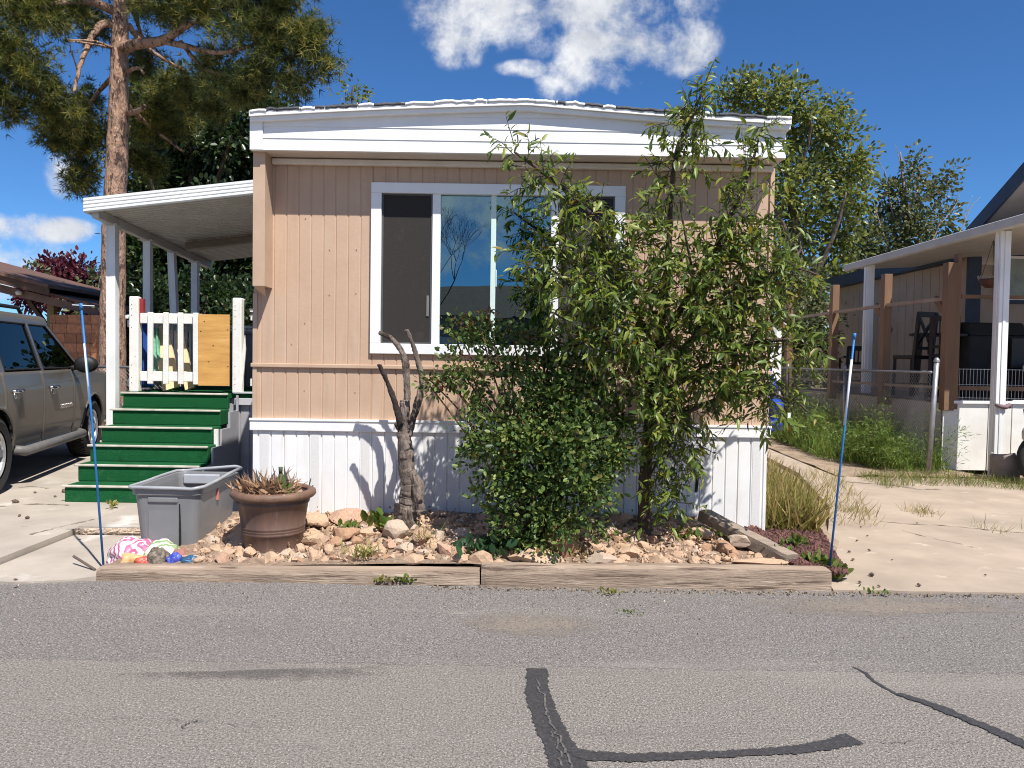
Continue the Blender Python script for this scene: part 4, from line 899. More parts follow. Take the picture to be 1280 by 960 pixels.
# the pitched roof over the house end: its gable side faces the drive, so its rake climbs towards the street
ra = P(1203, 291, 7.4 * F / 566); ra = Vector((7.4, ra.y, ra.z)); rslope = .53
def rk(y): return ra.z + (ra.y - y) * rslope
yn = 10.75
def rprism(mb, x0, x1, dz, th, y0=None, y1=None):
    y0 = ra.y + .25 if y0 is None else y0; y1 = yn if y1 is None else y1
    return mb.prism([(x0, y0, rk(y0) + dz), (x0, y1, rk(y1) + dz), (x0, y1, rk(y1) + dz + th), (x0, y0, rk(y0) + dz + th)], (x1 - x0, 0, 0))
mb = MB(); rprism(mb, 7.40, 15, .0, .07); mb.build('roof', m_navy, nh)
mb = MB(); rprism(mb, 7.355, 7.398, -.15, .24); mb.build('rake_board', m_navy, nh)
mb = MB(); rprism(mb, 7.401, 8.04, -.05, .045, ra.y + .2, yn + .01); mb.build('rake_soffit', mat('grey_soffit', (.36, .33, .31), (.3, .27, .25), .7, 3), nh)
mb = MB(); mb.prism([(8.05, ra.y + .2, 3.52), (8.05, yn + .02, 3.52), (8.05, yn + .02, rk(yn) - .06), (8.05, ra.y + .2, rk(ra.y + .2) - .06)], (.1, 0, 0)); mb.build('gable_wall', m_ntan, nh)
mb = MB(); mb.box(8.16, 14.9, yn + .06, yn + .16, 3.72, rk(yn + .16) - .06); mb.build('upper_wall', m_ntan, nh)
mb = MB(); wx = P(1249, 350, 13.45).x; mb.box(wx - .03, wx + .85, 13.42, 13.5 - .002, 2.62, 3.5); wn = mb.build('window', m_navy, nh)
mb = MB(); mb.box(wx + .03, wx + .79, 13.405, 13.418, 2.68, 3.44); wf = mb.build('window_frame', m_white, wn)
mb = MB(); mb.box(wx + .08, wx + .74, 13.395, 13.403, 2.73, 3.39); mb.build('pane', mat('pale_blind', (.30, .34, .30), (.2, .24, .22), .4, 6), wf)
mb = MB(); mb.box(9.3, 10.3, 13.44, 13.498, 1.0, 3.0); mb.build('door', m_dkw, nh)
po = thing('neighbour_porch', 'raised porch of the right-hand house with cedar posts and white panelled base', 'porch', (6.2, 10.9, 0))
FZ = 1.0
mb = MB(); mb.add([(6.2, 10.95, FZ), (15, 10.95, FZ), (15, 13.4, FZ), (7.9, 13.49, FZ), (7.9, 18.4, FZ), (6.0, 18.4, FZ)], [tuple(range(6))]); mb.prism([(6.2, 10.95, FZ - .14), (15, 10.95, FZ - .14), (15, 13.4, FZ - .14), (7.9, 13.49, FZ - .14), (7.9, 18.4, FZ - .14), (6.0, 18.4, FZ - .14)], (0, 0, .13)); mb.build('floor', m_oldw, po)
r = random.Random(3)
for (x0, x1) in ((6.14, 6.78), (6.79, 7.12), (7.125, 7.75), (7.755, 8.6), (8.61, 9.8), (9.81, 12)):
    mb = MB(); dz = r.uniform(0, .05) + (.05 if x0 > 7 else 0); mb.prism([(x0, 10.93 + r.uniform(-.02, .0), .03), (x1, 10.93, .03), (x1 + r.uniform(-.01, .01), 10.91, FZ - .02 + dz), (x0, 10.91, FZ - .02 + dz + r.uniform(-.02, .02))], (0, .02, 0)); mb.build('base_panel', m_pp, po)
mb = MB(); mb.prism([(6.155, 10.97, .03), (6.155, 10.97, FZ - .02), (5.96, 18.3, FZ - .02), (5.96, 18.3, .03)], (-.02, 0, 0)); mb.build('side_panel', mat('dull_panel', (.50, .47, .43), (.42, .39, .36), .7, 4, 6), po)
mb = MB(); mb.bar((6.12, 10.89, FZ + .0), (9, 10.89, FZ + .02), .03, .04); mb.build('base_cap', m_white, po)
WP = [(6.19, 10.93), (6.0, 12.4), (5.92, 14.2), (5.92, 16.5)]
for i, (x, y) in enumerate(WP):
    hw = .072 if i == 0 else .062
    mb = MB(); mb.box(x - hw, x + hw, y - .07, y + .07, FZ - .12, 2.97); ps = mb.build('post', m_cedar, po, bevel=.006)
    mb = MB(); mb.bar((x + .1, y + .02, 2.05), (x + .1, y + .55, 2.52), .045, .09); mb.build('brace', m_cedar, po)
    if i == 0:
        mb = MB(); mb.box(x + hw + .003, x + hw + .06, y - .05, y + .06, FZ - .1, 3.1); mb.build('post', m_cedar, po)
for i in range(3):
    a, b = WP[i], WP[i + 1]; mb = MB()
    for zq, w_ in ((2.47, .05), (1.2, .04)): mb.bar((a[0] - .01, a[1] + .08, zq), (b[0] - .01, b[1] - .08, zq), .05, w_)
    mb.build('side_rail', m_oldw, po)
mb = MB(); mb.bar((6.35, 10.94, 2.5), (9.5, 10.94, 2.5), .05, .05); mb.bar((6.36, 10.94, 1.2), (9.5, 10.94, 1.2), .04, .06); mb.build('front_rail', m_cedar, po)
mb = MB()
for i in range(70): x = 6.4 + i * .05; mb.tube([(x, 10.985, FZ + .02), (x, 10.985, FZ + .48)], .0035, 4)
for zq in (FZ + .06, FZ + .25, FZ + .47): mb.tube([(6.37, 10.98, zq), (9.9, 10.98, zq)], .004, 4)
mb.build('wire_panel', mat('white_wire', (.62, .62, .62), None, .5), po)
pr = thing('patio_roof', 'long white patio roof on tall white posts over the neighbouring porch', 'patio roof', (6.5, 8, 0))
RX = 6.43
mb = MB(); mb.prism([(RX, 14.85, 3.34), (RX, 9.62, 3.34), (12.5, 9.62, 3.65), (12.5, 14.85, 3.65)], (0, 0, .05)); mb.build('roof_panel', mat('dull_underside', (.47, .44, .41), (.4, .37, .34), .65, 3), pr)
mb = MB(); mb.prism([(RX - .02, 14.87, 3.29), (RX - .075, 14.87, 3.31), (RX - .085, 14.87, 3.42), (RX - .03, 14.87, 3.44)], (0, -5.27, 0)); mb.build('gutter', mat('shaded_gutter', (.50, .49, .47), (.44, .43, .41), .7, 4), pr, bevel=.01)  # white gutter greyed: shade of its side away from the sun is in the colour
for (x, y, b_) in ((6.50, 14.1, .98), (6.585, 10.4, .25)):
    mb = MB(); w_ = .068
    mb.box(x - w_, x + w_, y - w_, y + w_, 0, 3.33); mb.box(x - w_ - .012, x - w_ - .001, y - .03, y + .03, .3, 3.33); mb.box(x - .02, x + .02, y - w_ - .012, y - w_ - .001, .3, 3.33); mb.build('post', m_alu, pr, bevel=.006)
mb = MB(); mb.tube([(6.50, 10.31, 1.0), (6.56, 10.30, .98), (6.64, 10.30, .97), (6.70, 10.33, 1.0), (6.72, 10.36, .96)], [.02, .028, .03, .025, .02], 8); o = mb.build('strap', mat('mauve_cloth', (.22, .15, .16), (.15, .1, .11), .8, 9), loc=(6.6, 10.3, .98), smooth=True); tag(o, 'mauve cloth strap tied round the nearer white patio post', 'strap')
mb = MB(); mb.lathe([(.0, .0), (.165, .0), (.175, .1), (.18, .34), (.165, .38), (.15, .37), (.14, .3), (0, .3)], (6.60, 10.22, .0), 22)
for i, v in enumerate(mb.v):
    if v[2] > .25: mb.v[i] = (v[0], v[1], v[2] - .10 * (1 if v[0] > 6.66 else 0) + .03 * (v[0] - 6.6) / .17)
o = mb.build('concrete_pail', mat('pail_grey', (.33, .28, .245), (.24, .2, .17), .85, 8, 6, .3, 30), loc=(6.6, 10.22, 0), smooth=True); tag(o, 'weathered grey concrete pail at the foot of the nearer white patio post', 'pail')
# hanging basket
hb = thing('hanging_basket', 'wire-hung brown basket planter hanging under the patio roof', 'basket', (6.95, 11.2, 2.66))
mb = MB(); mb.lathe([(0, 0), (.09, .0), (.15, .06), (.175, .12), (.16, .12), (.13, .07), (0, .04)], (6.95, 11.2, 2.66), 18); mb.build('bowl', mat('terracotta_dark', (.16, .065, .04), (.1, .045, .03), .8, 8), hb, smooth=True)
mb = MB()
for k in range(3): t = 2.1 * k; mb.tube([(6.95 + .165 * math.cos(t), 11.2 + .165 * math.sin(t), 2.78), (6.95, 11.2, 3.34)], .004, 4)
mb.build('hanger', m_blk, hb)
mb = MB()
for k in range(22): t = 2 * math.pi * k / 22; mb.tube([(6.95 + .17 * math.cos(t), 11.2 + .17 * math.sin(t), 2.78), (6.95 + .185 * math.cos(t + .1), 11.2 + .185 * math.sin(t + .1), 2.83), (6.95 + .17 * math.cos(t + .28), 11.2 + .17 * math.sin(t + .28), 2.78)], .006, 4)
mb.build('rim', mat('grey_rim', (.4, .38, .35), None, .6), hb)
# porch furniture
m_chair = mat('black_chair', (.028, .022, .020), (.018, .015, .014), .5, 8)
def bar_chair(label, x, y, rz_, seat=.66, back=1.28, arms=False, xb=True):
    t = thing('bar_chair', label, 'chair', (x, y, FZ), 'dark bar chairs on the porch', rz_)
    mb = MB(); mb.box(-.22, .22, -.22, .22, seat - .06, seat); mb.build('seat', m_chair, t, bevel=.015, local=True)
    for sx in (-1, 1):
        mb = MB(); mb.bar((sx * .2, -.2, .0), (sx * .19, -.19, seat - .05), .05, .05); mb.build('leg', m_chair, t, local=True)
        mb = MB(); mb.bar((sx * .2, .2, .0), (sx * .19, .2, seat), .05, .05); mb.bar((sx * .19, .2, seat - .02), (sx * .19, .27, back), .05, .05); mb.build('leg', m_chair, t, local=True)
        if arms: mb = MB(); mb.bar((sx * .23, -.2, seat + .22), (sx * .23, .22, seat + .24), .05, .035); mb.bar((sx * .23, -.18, seat), (sx * .23, -.18, seat + .22), .035, .035); mb.build('armrest', m_chair, t, local=True)
    mb = MB(); mb.bar((-.2, .262, back - .03), (.2, .262, back - .03), .03, .09); mb.bar((-.2, .205, seat + .12), (.2, .205, seat + .12), .03, .05)
    if xb: mb.bar((-.17, .215, seat + .14), (.17, .255, back - .07), .025, .05); mb.bar((.17, .215, seat + .14), (-.17, .255, back - .07), .025, .05)
    else:
        for k in range(5): mb.bar((-.14 + .07 * k, .215, seat + .14), (-.14 + .07 * k, .255, back - .07), .02, .03)
    mb.build('backrest', m_chair, t, local=True)
    mb = MB()
    for (a, b) in (((-.2, -.2), (.2, -.2)), ((-.2, .2), (.2, .2)), ((-.2, -.2), (-.2, .2)), ((.2, -.2), (.2, .2))): mb.bar((a[0], a[1], .2), (b[0], b[1], .2), .035, .035)
    mb.build('stretcher', m_chair, t, local=True)
    return t
bar_chair('dark bar chair with crossed back slats between the cedar posts', 6.72, 12.9, rad(200), .68, 1.38)
bar_chair('dark bar chair with armrests beside the thick cedar corner post', 7.02, 12.5, rad(150), .70, 1.30, True, False)
bar_chair('low dark chair in the far corner of the porch behind the chain-link fence', 6.55, 14.7, rad(170), .42, .85, True, False)
tb = thing('bar_table', 'dark round-topped bar table behind the bar chairs on the porch', 'table', (7.2, 13.0, FZ))
mb = MB(); mb.lathe([(0, 0), (.42, 0), (.43, .02), (.42, .04), (0, .04)], (7.22, 13.1, FZ + 1.02), 24); mb.build('tabletop', m_chair, tb)
for k in range(4): t = .8 + 1.57 * k; mb = MB(); mb.bar((7.22 + .3 * math.cos(t), 13.1 + .3 * math.sin(t), FZ), (7.22 + .25 * math.cos(t), 13.1 + .25 * math.sin(t), FZ + 1.02), .06, .06); mb.build('leg', m_chair, tb)
gr = thing('covered_grill', 'large black covered grill in the shade of the porch beside the cedar corner post', 'grill', (7.55, 12.2, FZ))
mb = MB(); mb.box(7.1, 8.0, 11.95, 12.5, FZ, FZ + 1.0); mb.prism([(7.1, 11.95, FZ + 1.0), (7.1, 12.5, FZ + 1.0), (7.1, 12.42, FZ + 1.22), (7.1, 12.05, FZ + 1.2)], (.9, 0, 0)); mb.build('cover', mat('black_cover', (.012, .012, .014), (.008, .008, .009), .7, 6, 5, .3, 12), gr, bevel=.03)
mb = MB(); mb.box(6.98, 7.1, 12.0, 12.4, FZ + .98, FZ + 1.02); mb.box(8.0, 8.15, 12.0, 12.4, FZ + .98, FZ + 1.02); mb.build('side_shelf', m_blk, gr)
bb = thing('porch_bench', 'dark slatted bench with white cushion in the shade at the right edge', 'bench', (8.2, 11.5, FZ))
mb = MB(); mb.box(7.65, 9.3, 11.3, 11.8, FZ + .38, FZ + .43); mb.box(7.65, 9.3, 11.78, 11.83, FZ + .5, FZ + .95); mb.build('seat', m_chair, bb)
mb = MB(); mb.box(7.75, 8.5, 11.28, 11.7, FZ + .432, FZ + .56); mb.build('cushion', m_white, bb, bevel=.04)
for x in (7.7, 9.25): mb = MB(); mb.box(x - .03, x + .03, 11.35, 11.82, FZ, FZ + .379); mb.build('leg', m_chair, bb)
# chain-link along the porch
chainlink('chain_link_fence', 'long chain-link fence running back beside the weeds to the neighbouring porch', (5.70, 10.45, 0), (5.62, 17.0, 0), .12, 1.42, ((0.0, .07, .14, .034), (.40, 0, .02, .025), (.8, 0, .02, .025)), m_galv_d)
# motorcycle whose front shows at the right edge
mo = thing('motorcycle', 'black motorcycle cut off by the right edge with its clear lamp showing', 'motorcycle', (7.3, 9.75, 0))
def wheel_x(x, nm):
    mb = MB(); mb.lathe([(.25, -.05), (.31, -.06), (.345, -.035), (.35, 0), (.345, .035), (.31, .06), (.25, .05)], (x, 9.75, .35), 30, 'y'); wh = mb.build('wheel', m_tyre, mo, smooth=True)
    mb = MB(); mb.lathe([(0, -.03), (.26, -.03), (.262, .03), (0, .03)], (x, 9.75, .35), 24, 'y'); mb.build('rim', m_blk, wh)
wheel_x(6.80, 'f'); wheel_x(8.2, 'r')
mb = MB(); mb.tube([(6.55, 9.75, .62), (6.66, 9.75, .73), (6.82, 9.75, .76), (6.98, 9.75, .71)], [.05, .075, .08, .05], 10); mb.build('fender', m_blk, mo, smooth=True)
mb = MB(); mb.lathe([(0, -.09), (.05, -.085), (.075, -.05), (.08, .03), (.06, .08), (0, .09)], (6.53, 9.70, .66), 16, 'z', .75, .8); mb.build('headlight', mat('clear_lens', (.55, .52, .47), (.4, .38, .34), .15, 10), mo, smooth=True)
mb = MB(); mb.tube([(6.62, 9.78, .78), (6.60, 9.78, .95), (6.70, 9.78, 1.05), (6.85, 9.78, .98), (7.0, 9.78, .85)], [.05, .07, .075, .08, .06], 12); mb.build('fairing', mat('brown_leather', (.10, .065, .05), (.06, .04, .03), .6, 8), mo, smooth=True)
mb = MB(); mb.tube([(6.9, 9.75, .8), (7.2, 9.75, .82), (7.5, 9.75, .74), (8.0, 9.75, .78)], [.1, .17, .13, .11], 12); mb.box(7.05, 7.75, 9.62, 9.88, .25, .65); mb.build('body', m_blk, mo, smooth=True)
mb = MB(); mb.tube([(6.98, 9.4, 1.02), (6.95, 9.6, 1.05), (6.95, 9.9, 1.05), (6.98, 10.1, 1.02)], .015, 8); mb.build('handlebar', m_blk, mo, smooth=True)
# white shed and blue tarp beyond the home's right end
ws = thing('white_shed', 'small white gabled shed seen past the right end of the mobile home', 'shed', (5.0, 16, 0))
mb = MB(); x0 = P(935, 420, 15.5).x; x1 = P(977.5, 420, 15.5).x; xm = (x0 + x1) / 2 - .02
zc = P(975, 403, 15.5).z; zp = P(958, 390, 15.5).z + .05
mb.prism([(x0, 15.5, 0), (x1, 15.5, 0), (x1, 15.5, zc - .03), (xm, 15.5, zp - .03), (x0, 15.5, zc - .03)], (0, 1.6, 0)); mb.build('wall', m_white, ws)
mb = MB(); mb.prism([(x0 - .06, 15.42, zc - .06), (xm, 15.42, zp), (x1 + .06, 15.42, zc - .06), (x1 + .06, 15.42, zc - .0), (xm, 15.42, zp + .05), (x0 - .06, 15.42, zc - .0)], (0, 1.75, 0)); mb.build('roof', mat('shed_roof', (.66, .66, .65), None, .6), ws)
mb = MB(); mb.box(x1 - .42, x1 - .12, 15.47, 15.498, zc - .30, zc - .05); mb.build('vent', mat('vent_grey', (.5, .5, .5), None, .6), ws)
tp = MB()
c_ = P(968, 497, 7.0)
def tarp(a, b):
    z = 1.49 - .60 * b; wv = .07 + .14 * min(1, b * 1.6) * (1 if b < .9 else .8)
    ang = a * 2 * math.pi; f = .5 + .5 * noise.noise((math.cos(ang) * 1.6, math.sin(ang) * 1.6, b * 5))
    pinch = 1 - .28 * math.exp(-((b - .45) / .06) ** 2)
    rr = wv * (.75 + .5 * f) * pinch * (1 if .02 < b < .98 else .3)
    return (2.285 + rr * math.cos(ang) * (.9), 7.0 + rr * math.sin(ang) * 1.2, z)
tp.grid(40, 40, tarp); o = tp.build('blue_tarp', mat('tarp_blue', (.015, .06, .38), (.008, .03, .2), .4, 12, 6, .6, 14, bdist=.05), loc=(2.31, 7.0, .9), smooth=True); tag(o, 'crumpled blue tarp bundle hanging at the right end of the mobile home', 'tarp')
mb = MB(); mb.box(2.45, 2.475, 6.80, 6.803, 1.0, 1.07); t_ = mb.build('white_tag', m_white, o, local=False)
mb = MB(); mb.tube([(2.125, 7.0, 1.62), (2.2, 7.0, 1.60), (2.285, 7.0, 1.47)], .012, 6); mb.build('rope', mat('rope', (.5, .46, .4), None, .9), o)

# ------------------------------------------------------------------ bed: timbers, rocks, tote, pot
m_timber = mat('landscape_timber', (.42, .32, .24), (.24, .175, .13), .85, 3, 9, .7, 30, stretch=(.35, 3, 5), bdist=.012, spots=[((.12, .08, .058), 5, .585, .05, 7), ((.54, .44, .35), 7, .61, .1, 6)])
m_timber_g = mat('grey_timber', (.34, .27, .21), (.21, .165, .13), .88, 3, 9, .7, 30, stretch=(.35, 3, 5), bdist=.012, spots=[((.11, .08, .06), 5, .63, .05, 7)])
def timber(label, p, q, w, h, seed, m):
    p = Vector(p); q = Vector(q); d = (q - p).normalized(); s_ = d.cross(Vector((0, 0, 1))).normalized(); u = s_.cross(d); n = 70; r = random.Random(seed)
    prof = [(-w / 2, -h / 2), (-w / 2, -h / 6), (-w / 2, h / 6), (-w / 2 + .008, h / 2 - .006), (-w / 6, h / 2), (w / 6, h / 2), (w / 2 - .008, h / 2 - .006), (w / 2, h / 6), (w / 2, -h / 2)]
    mb = MB(); vs = []; k = len(prof)
    for i in range(n + 1):
        c = p.lerp(q, i / n); t = i / n * (q - p).length
        for j, (a, b) in enumerate(prof):
            e = .007 * noise.noise((t * 2.2, j * 2.7, seed)) + .004 * noise.noise((t * 9, j * 3.3, seed + 5)); sc = 1 - (.05 if i in (0, n) else 0)
            vs.append(c + s_ * (a * sc + e) + u * (b * sc + .010 * noise.noise((t * 1.6, j * 1.9, seed + 9))))
    fs = [tuple(reversed(range(k))), tuple(n * k + j for j in range(k))] + [(i * k + j, i * k + (j + 1) % k, (i + 1) * k + (j + 1) % k, (i + 1) * k + j) for i in range(n) for j in range(k)]
    mb.add(vs, fs); c = (p + q) / 2; o = mb.build('landscape_timber', m, loc=(c.x, c.y, 0)); tag(o, label, 'timber', 'landscape timbers edging the bed'); return o
timber('long thin landscape timber sunk along the road before the tote and brown pot', (-2.76, 5.165, .018), (-.195, 5.15, .04), .15, .095, 1, m_timber)
timber('thicker landscape timber along the road to the right of the sunken one', (-.185, 5.14, .052), (2.14, 5.12, .062), .15, .155, 4, m_timber)
a = P(880, 643, 6.08); b = P(990, 700, 5.32)
timber('short grey timber slanting down from the skirting corner to the road timber', a, b, .13, .09, 7, m_timber_g)
# rock meshes
m_rock = mat('sandstone', (.56, .395, .27), (.43, .28, .185), .9, 9, 7, .5, 40, bdist=.01, spots=[((.64, .50, .37), 5, .6, .1, 5), ((.27, .165, .11), 16, .66, .06, 4)])
m_rock2 = mat('sandstone_pink', (.52, .34, .24), (.38, .23, .16), .9, 9, 7, .5, 40, bdist=.01, spots=[((.62, .46, .35), 7, .62, .1, 5)])
m_rock3 = mat('sandstone_pale', (.52, .415, .325), (.42, .32, .245), .9, 9, 7, .5, 40, bdist=.01)
m_rock4 = mat('sandstone_brown', (.36, .20, .12), (.25, .135, .08), .9, 9, 7, .5, 40, bdist=.01)
def rock_mesh(seed, cuts=7, sub=2, flat=1.0, rough_=.10):
    r = random.Random(seed); bm = bmesh.new(); bmesh.ops.create_icosphere(bm, subdivisions=sub, radius=1)
    pl = []
    for _ in range(cuts):
        nrm = Vector((r.uniform(-1, 1), r.uniform(-1, 1), r.uniform(-.8, 1) * flat)).normalized(); pl.append((nrm, r.uniform(.45, .85)))
    for v in bm.verts:
        for nrm, d_ in pl:
            k = v.co.dot(nrm) - d_
            if k > 0: v.co -= nrm * k
        v.co *= 1 + rough_ * noise.noise(v.co * 2.3 + Vector((seed, 0, 0)))
    me = bpy.data.meshes.new('rock'); bm.to_mesh(me); bm.free(); return me
variants = []
m_rock4b = mat('sandstone_rust', (.44, .27, .17), (.33, .19, .115), .9, 9, 7, .5, 40, bdist=.01, spots=[((.56, .42, .31), 6, .62, .1, 5)])
for i in range(14):
    me = rock_mesh(i * 3 + 1, 8 + i % 4); me.materials.append([m_rock, m_rock, m_rock2, m_rock4b, m_rock3, m_rock][i % 6]); variants.append(me)
r = random.Random(21); placed = []
RG = 'broken sandstone covering the bed'
specials = [(P(494, 677, 5.75), (.125, .10, .085), m_rock3, 77, 'pale rounded boulder in front of the dead stump'),
            (P(462, 655, 6.18), (.14, .05, .05), m_rock4, 78, 'brick-shaped rust-brown rock against the skirting left of the stump'),
            (P(702, 690, 5.42), (.185, .12, .15), m_rock4, 79, 'large dark brown boulder in the shade under the leafy rose bush'),
            (P(944, 704, 5.30), (.235, .06, .03), m_rock, 80, 'long flat slab of orange sandstone lying behind the right road timber'),
            (P(727, 672, 5.75), (.12, .08, .06), m_rock, 81, 'blocky orange rock just right of the rose bush'),
            (P(926, 672, 5.62), (.10, .08, .055), m_rock3, 82, 'pale grey flat rock below the slanting timber'),
            (P(528, 681, 5.62), (.09, .08, .06), m_rock2, 83, 'pink rock with a flat top right of the pale boulder'),
            (P(398, 655, 5.98), (.17, .10, .07), m_rock, 84, 'wide tan rock leaning on the white skirting right of the brown pot')]
for (c, sc, m_, sd_, lab) in specials:
    me = rock_mesh(sd_, 9, 3); me.materials.append(m_); o = bpy.data.objects.new('boulder', me); C.objects.link(o); o.location = (c.x, c.y, max(bed_z(c.x, c.y) + sc[2] * .45, c.z - sc[2] * .3)); o.scale = sc
    o.rotation_euler = (0, 0, r.uniform(-.3, .3)); tag(o, lab, 'rock'); placed.append((c.x, c.y, max(sc[:2]) * .8))
n = 0; tries = 0
while n < 270 and tries < 9000:
    tries += 1
    y = 5.26 + 1.02 * r.random(); x = -2.22 + 4.1 * r.random()
    if x < -1.95 and y > 6.1: continue
    if x > 1.45 + (6.3 - y) * .45: continue
    big = r.random()
    s_ = r.uniform(.13, .19) if big < .15 else (r.uniform(.085, .13) if big < .36 else (r.uniform(.05, .085) if big < .74 else r.uniform(.03, .05)))
    if x > .3: s_ *= .75
    if any((x - a) ** 2 + (y - b) ** 2 < ((s_ + c) * .62) ** 2 for a, b, c in placed): continue
    if (x + 1.69) ** 2 + (y - 5.62) ** 2 < .22 ** 2: continue
    placed.append((x, y, s_)); me = variants[r.randrange(14)]
    o = bpy.data.objects.new('rock', me); C.objects.link(o)
    sq = r.uniform(.3, .5) if s_ > .12 else r.uniform(.4, .75); o.scale = (s_ * r.uniform(.85, 1.35), s_ * r.uniform(.7, 1.1), s_ * sq); o.location = (x, y, bed_z(x, y) + s_ * sq * r.uniform(-.05, .45)); o.rotation_euler = (r.uniform(-.35, .35), r.uniform(-.35, .35), r.uniform(0, 6.28))
    tag(o, 'broken tan sandstone rock among the many covering the bed before the white skirting', 'rock', RG); n += 1
def scatter(name, label_kind, pts, meshfn, m, sizes, seed):
    r = random.Random(seed); mb = MB()
    for p in pts: meshfn(mb, p, r.uniform(*sizes), r)
    o = mb.build(name, m, fix=False); o['kind'] = label_kind; return o
def chip(mb, p, s, r):
    R = Euler((r.uniform(0, 6), r.uniform(0, 6), r.uniform(0, 6))).to_matrix(); a, b, c = s * r.uniform(.7, 1.3), s * r.uniform(.5, 1), s * r.uniform(.3, .7)
    vs = [(a, 0, 0), (-a, 0, 0), (0, b, 0), (0, -b, 0), (.3 * a, .2 * b, c), (-.2 * a, 0, -c)]
    mb.add([Vector(p) + R @ Vector(v) for v in vs], [(0, 2, 4), (2, 1, 4), (1, 3, 4), (3, 0, 4), (2, 0, 5), (1, 2, 5), (3, 1, 5), (0, 3, 5)])
pts = []
for i in range(1500):
    x = r.uniform(-2.3, 1.9); y = r.uniform(5.25, 6.32)
    if x > 1.5 + (6.3 - y) * .45: continue
    pts.append((x, y, bed_z(x, y) + .004))
o = scatter('sandstone_rubble', 'stuff', pts, chip, mat('rubble', (.50, .355, .25), (.36, .24, .165), .9, 14, 5, island=.3), (.012, .035), 5); o['label'] = 'small tan sandstone chips between the rocks of the bed'
pts = []
for i in range(4200):
    u_ = r.random(); v_ = r.random() ** 1.3; y = 5.2 + 1.75 * v_; x = 1.60 + (y < 6.3) * (6.3 - y) * .36 * 1 + (.0 if y < 6.3 else .5) + u_ * (2.30 + .28 * (y - 5.2) - 1.60 - (y < 6.3) * (6.3 - y) * .36 - (0 if y < 6.3 else .5))
    z = bed_z(x, y) + .02 if x < 2.06 else .10 * (1 - ((x - 2.05) / (.55 + .9 * (y - 5.2) / 5)) ** 3) * .7 + .025
    pts.append((x, y, max(.02, z)))
o = scatter('lava_mulch', 'stuff', pts, chip, mat('lava', (.155, .075, .062), (.085, .040, .036), .95, 16, 5, island=.4), (.012, .032), 6); o['label'] = 'dark red lava rock mulch between the slanting timber and right driveway'
# stray clods and pebbles on the concrete
m_clod = mat('dark_clod', (.16, .11, .085), (.08, .055, .045), .95, 30, 5)
clod = rock_mesh(5, 5, 1, 1, .3); clod.materials.append(m_clod)
for (u, v, z, s_) in ((1089, 719, .02, .028), (1149, 732, .02, .02), (1087, 688, .02, .016), (1071, 676, .02, .014), (1076, 659, .02, .014), (1099, 733, .02, .014), (1232, 719, .02, .012), (1066, 700, .02, .018), (1062, 690, .02, .016), (1115, 700, .02, .01), (1146, 654, .02, .012),
                      (1075, 728, .02, .016), (1084, 670, .02, .012), (34, 648, .06, .03), (82, 615, .06, .045), (20, 628, .06, .04), (44, 616, .06, .02), (69, 621, .06, .02), (20, 725, .06, .015), (24, 645, .06, .02), (100, 668, .06, .02)):
    c = G(u, v, z); o = bpy.data.objects.new('dirt_clod', clod); C.objects.link(o); o.location = c + Vector((0, 0, s_ * .3)); o.scale = (s_, s_ * .8, s_ * .6); o.rotation_euler = (0, 0, u)
    if u > 640: tag(o, 'small dark clod of dirt lying on the pale right driveway', 'clod', 'clods on the right driveway')
    else: tag(o, 'small dark clod of dirt lying on the grey left driveway', 'clod', 'clods on the left driveway')
# fine debris: leaves and grit at the road's edge
pts = [(x, 5.03 + .05 * random.Random(i).uniform(-1, .6) - .05, .008) for i, x in enumerate(np.linspace(-.5, 6, 420))]
o = scatter('edge_grit', 'stuff', pts, chip, mat('edge_grit', (.30, .22, .15), (.16, .12, .08), .95, 20, island=.4), (.005, .016), 9); o['label'] = 'grit and dead leaves along the seam of road and timbers'
r = random.Random(77); pts = [(x, y, bed_z(x, y) + r.uniform(.02, .07)) for x, y in ((r.uniform(-2.2, 1.6), r.uniform(5.25, 6.3)) for _ in range(700))]
o = scatter('leaf_litter', 'stuff', pts, chip, mat('leaf_litter', (.30, .19, .10), (.15, .09, .05), .9, 20, island=.5), (.006, .018), 19); o['label'] = 'dry leaf litter and twigs fallen among the rocks of the bed'
r = random.Random(78); pts = []
for _ in range(900):
    x = r.uniform(-5, 5); y = 5.0 - abs(r.gauss(0, .45)); pts.append((x, max(2.2, y), .007))
o = scatter('road_grit', 'stuff', pts, chip, mat('road_grit', (.40, .33, .27), (.14, .12, .10), .95, 30, island=.5), (.003, .008), 29); o['label'] = 'loose grit lying along the edge of the road'
# grey tote
m_tote = mat('grey_tote', (.205, .207, .215), (.18, .182, .19), .38, 4, 5, spots=[((.30, .30, .31), 9, .68, .1, 5)])
tote = thing('storage_tote', 'open grey plastic storage tote with a curled rim left of the brown pot', 'tote', (-2.56, 6.04, .075))
tx0, tx1, ty0, ty1, tz0, tz1 = -2.765, -2.27, 5.57, 6.40, .03, .53
def tote_ring(z, grow, rc=.07, n=6):
    t = (z - tz0) / (tz1 - tz0); i = .045 * (1 - t) - grow; a0, a1, b0, b1 = tx0 + i, tx1 - i, ty0 + i, ty1 - i; pts = []
    for (cx, cy, s0) in ((a1 - rc, b1 - rc, 0), (a0 + rc, b1 - rc, 1.5708), (a0 + rc, b0 + rc, 3.1416), (a1 - rc, b0 + rc, 4.7124)):
        for k in range(n): t_ = s0 + 1.5708 * k / (n - 1); pts.append((cx + rc * math.cos(t_), cy + rc * math.sin(t_), z))
    return pts
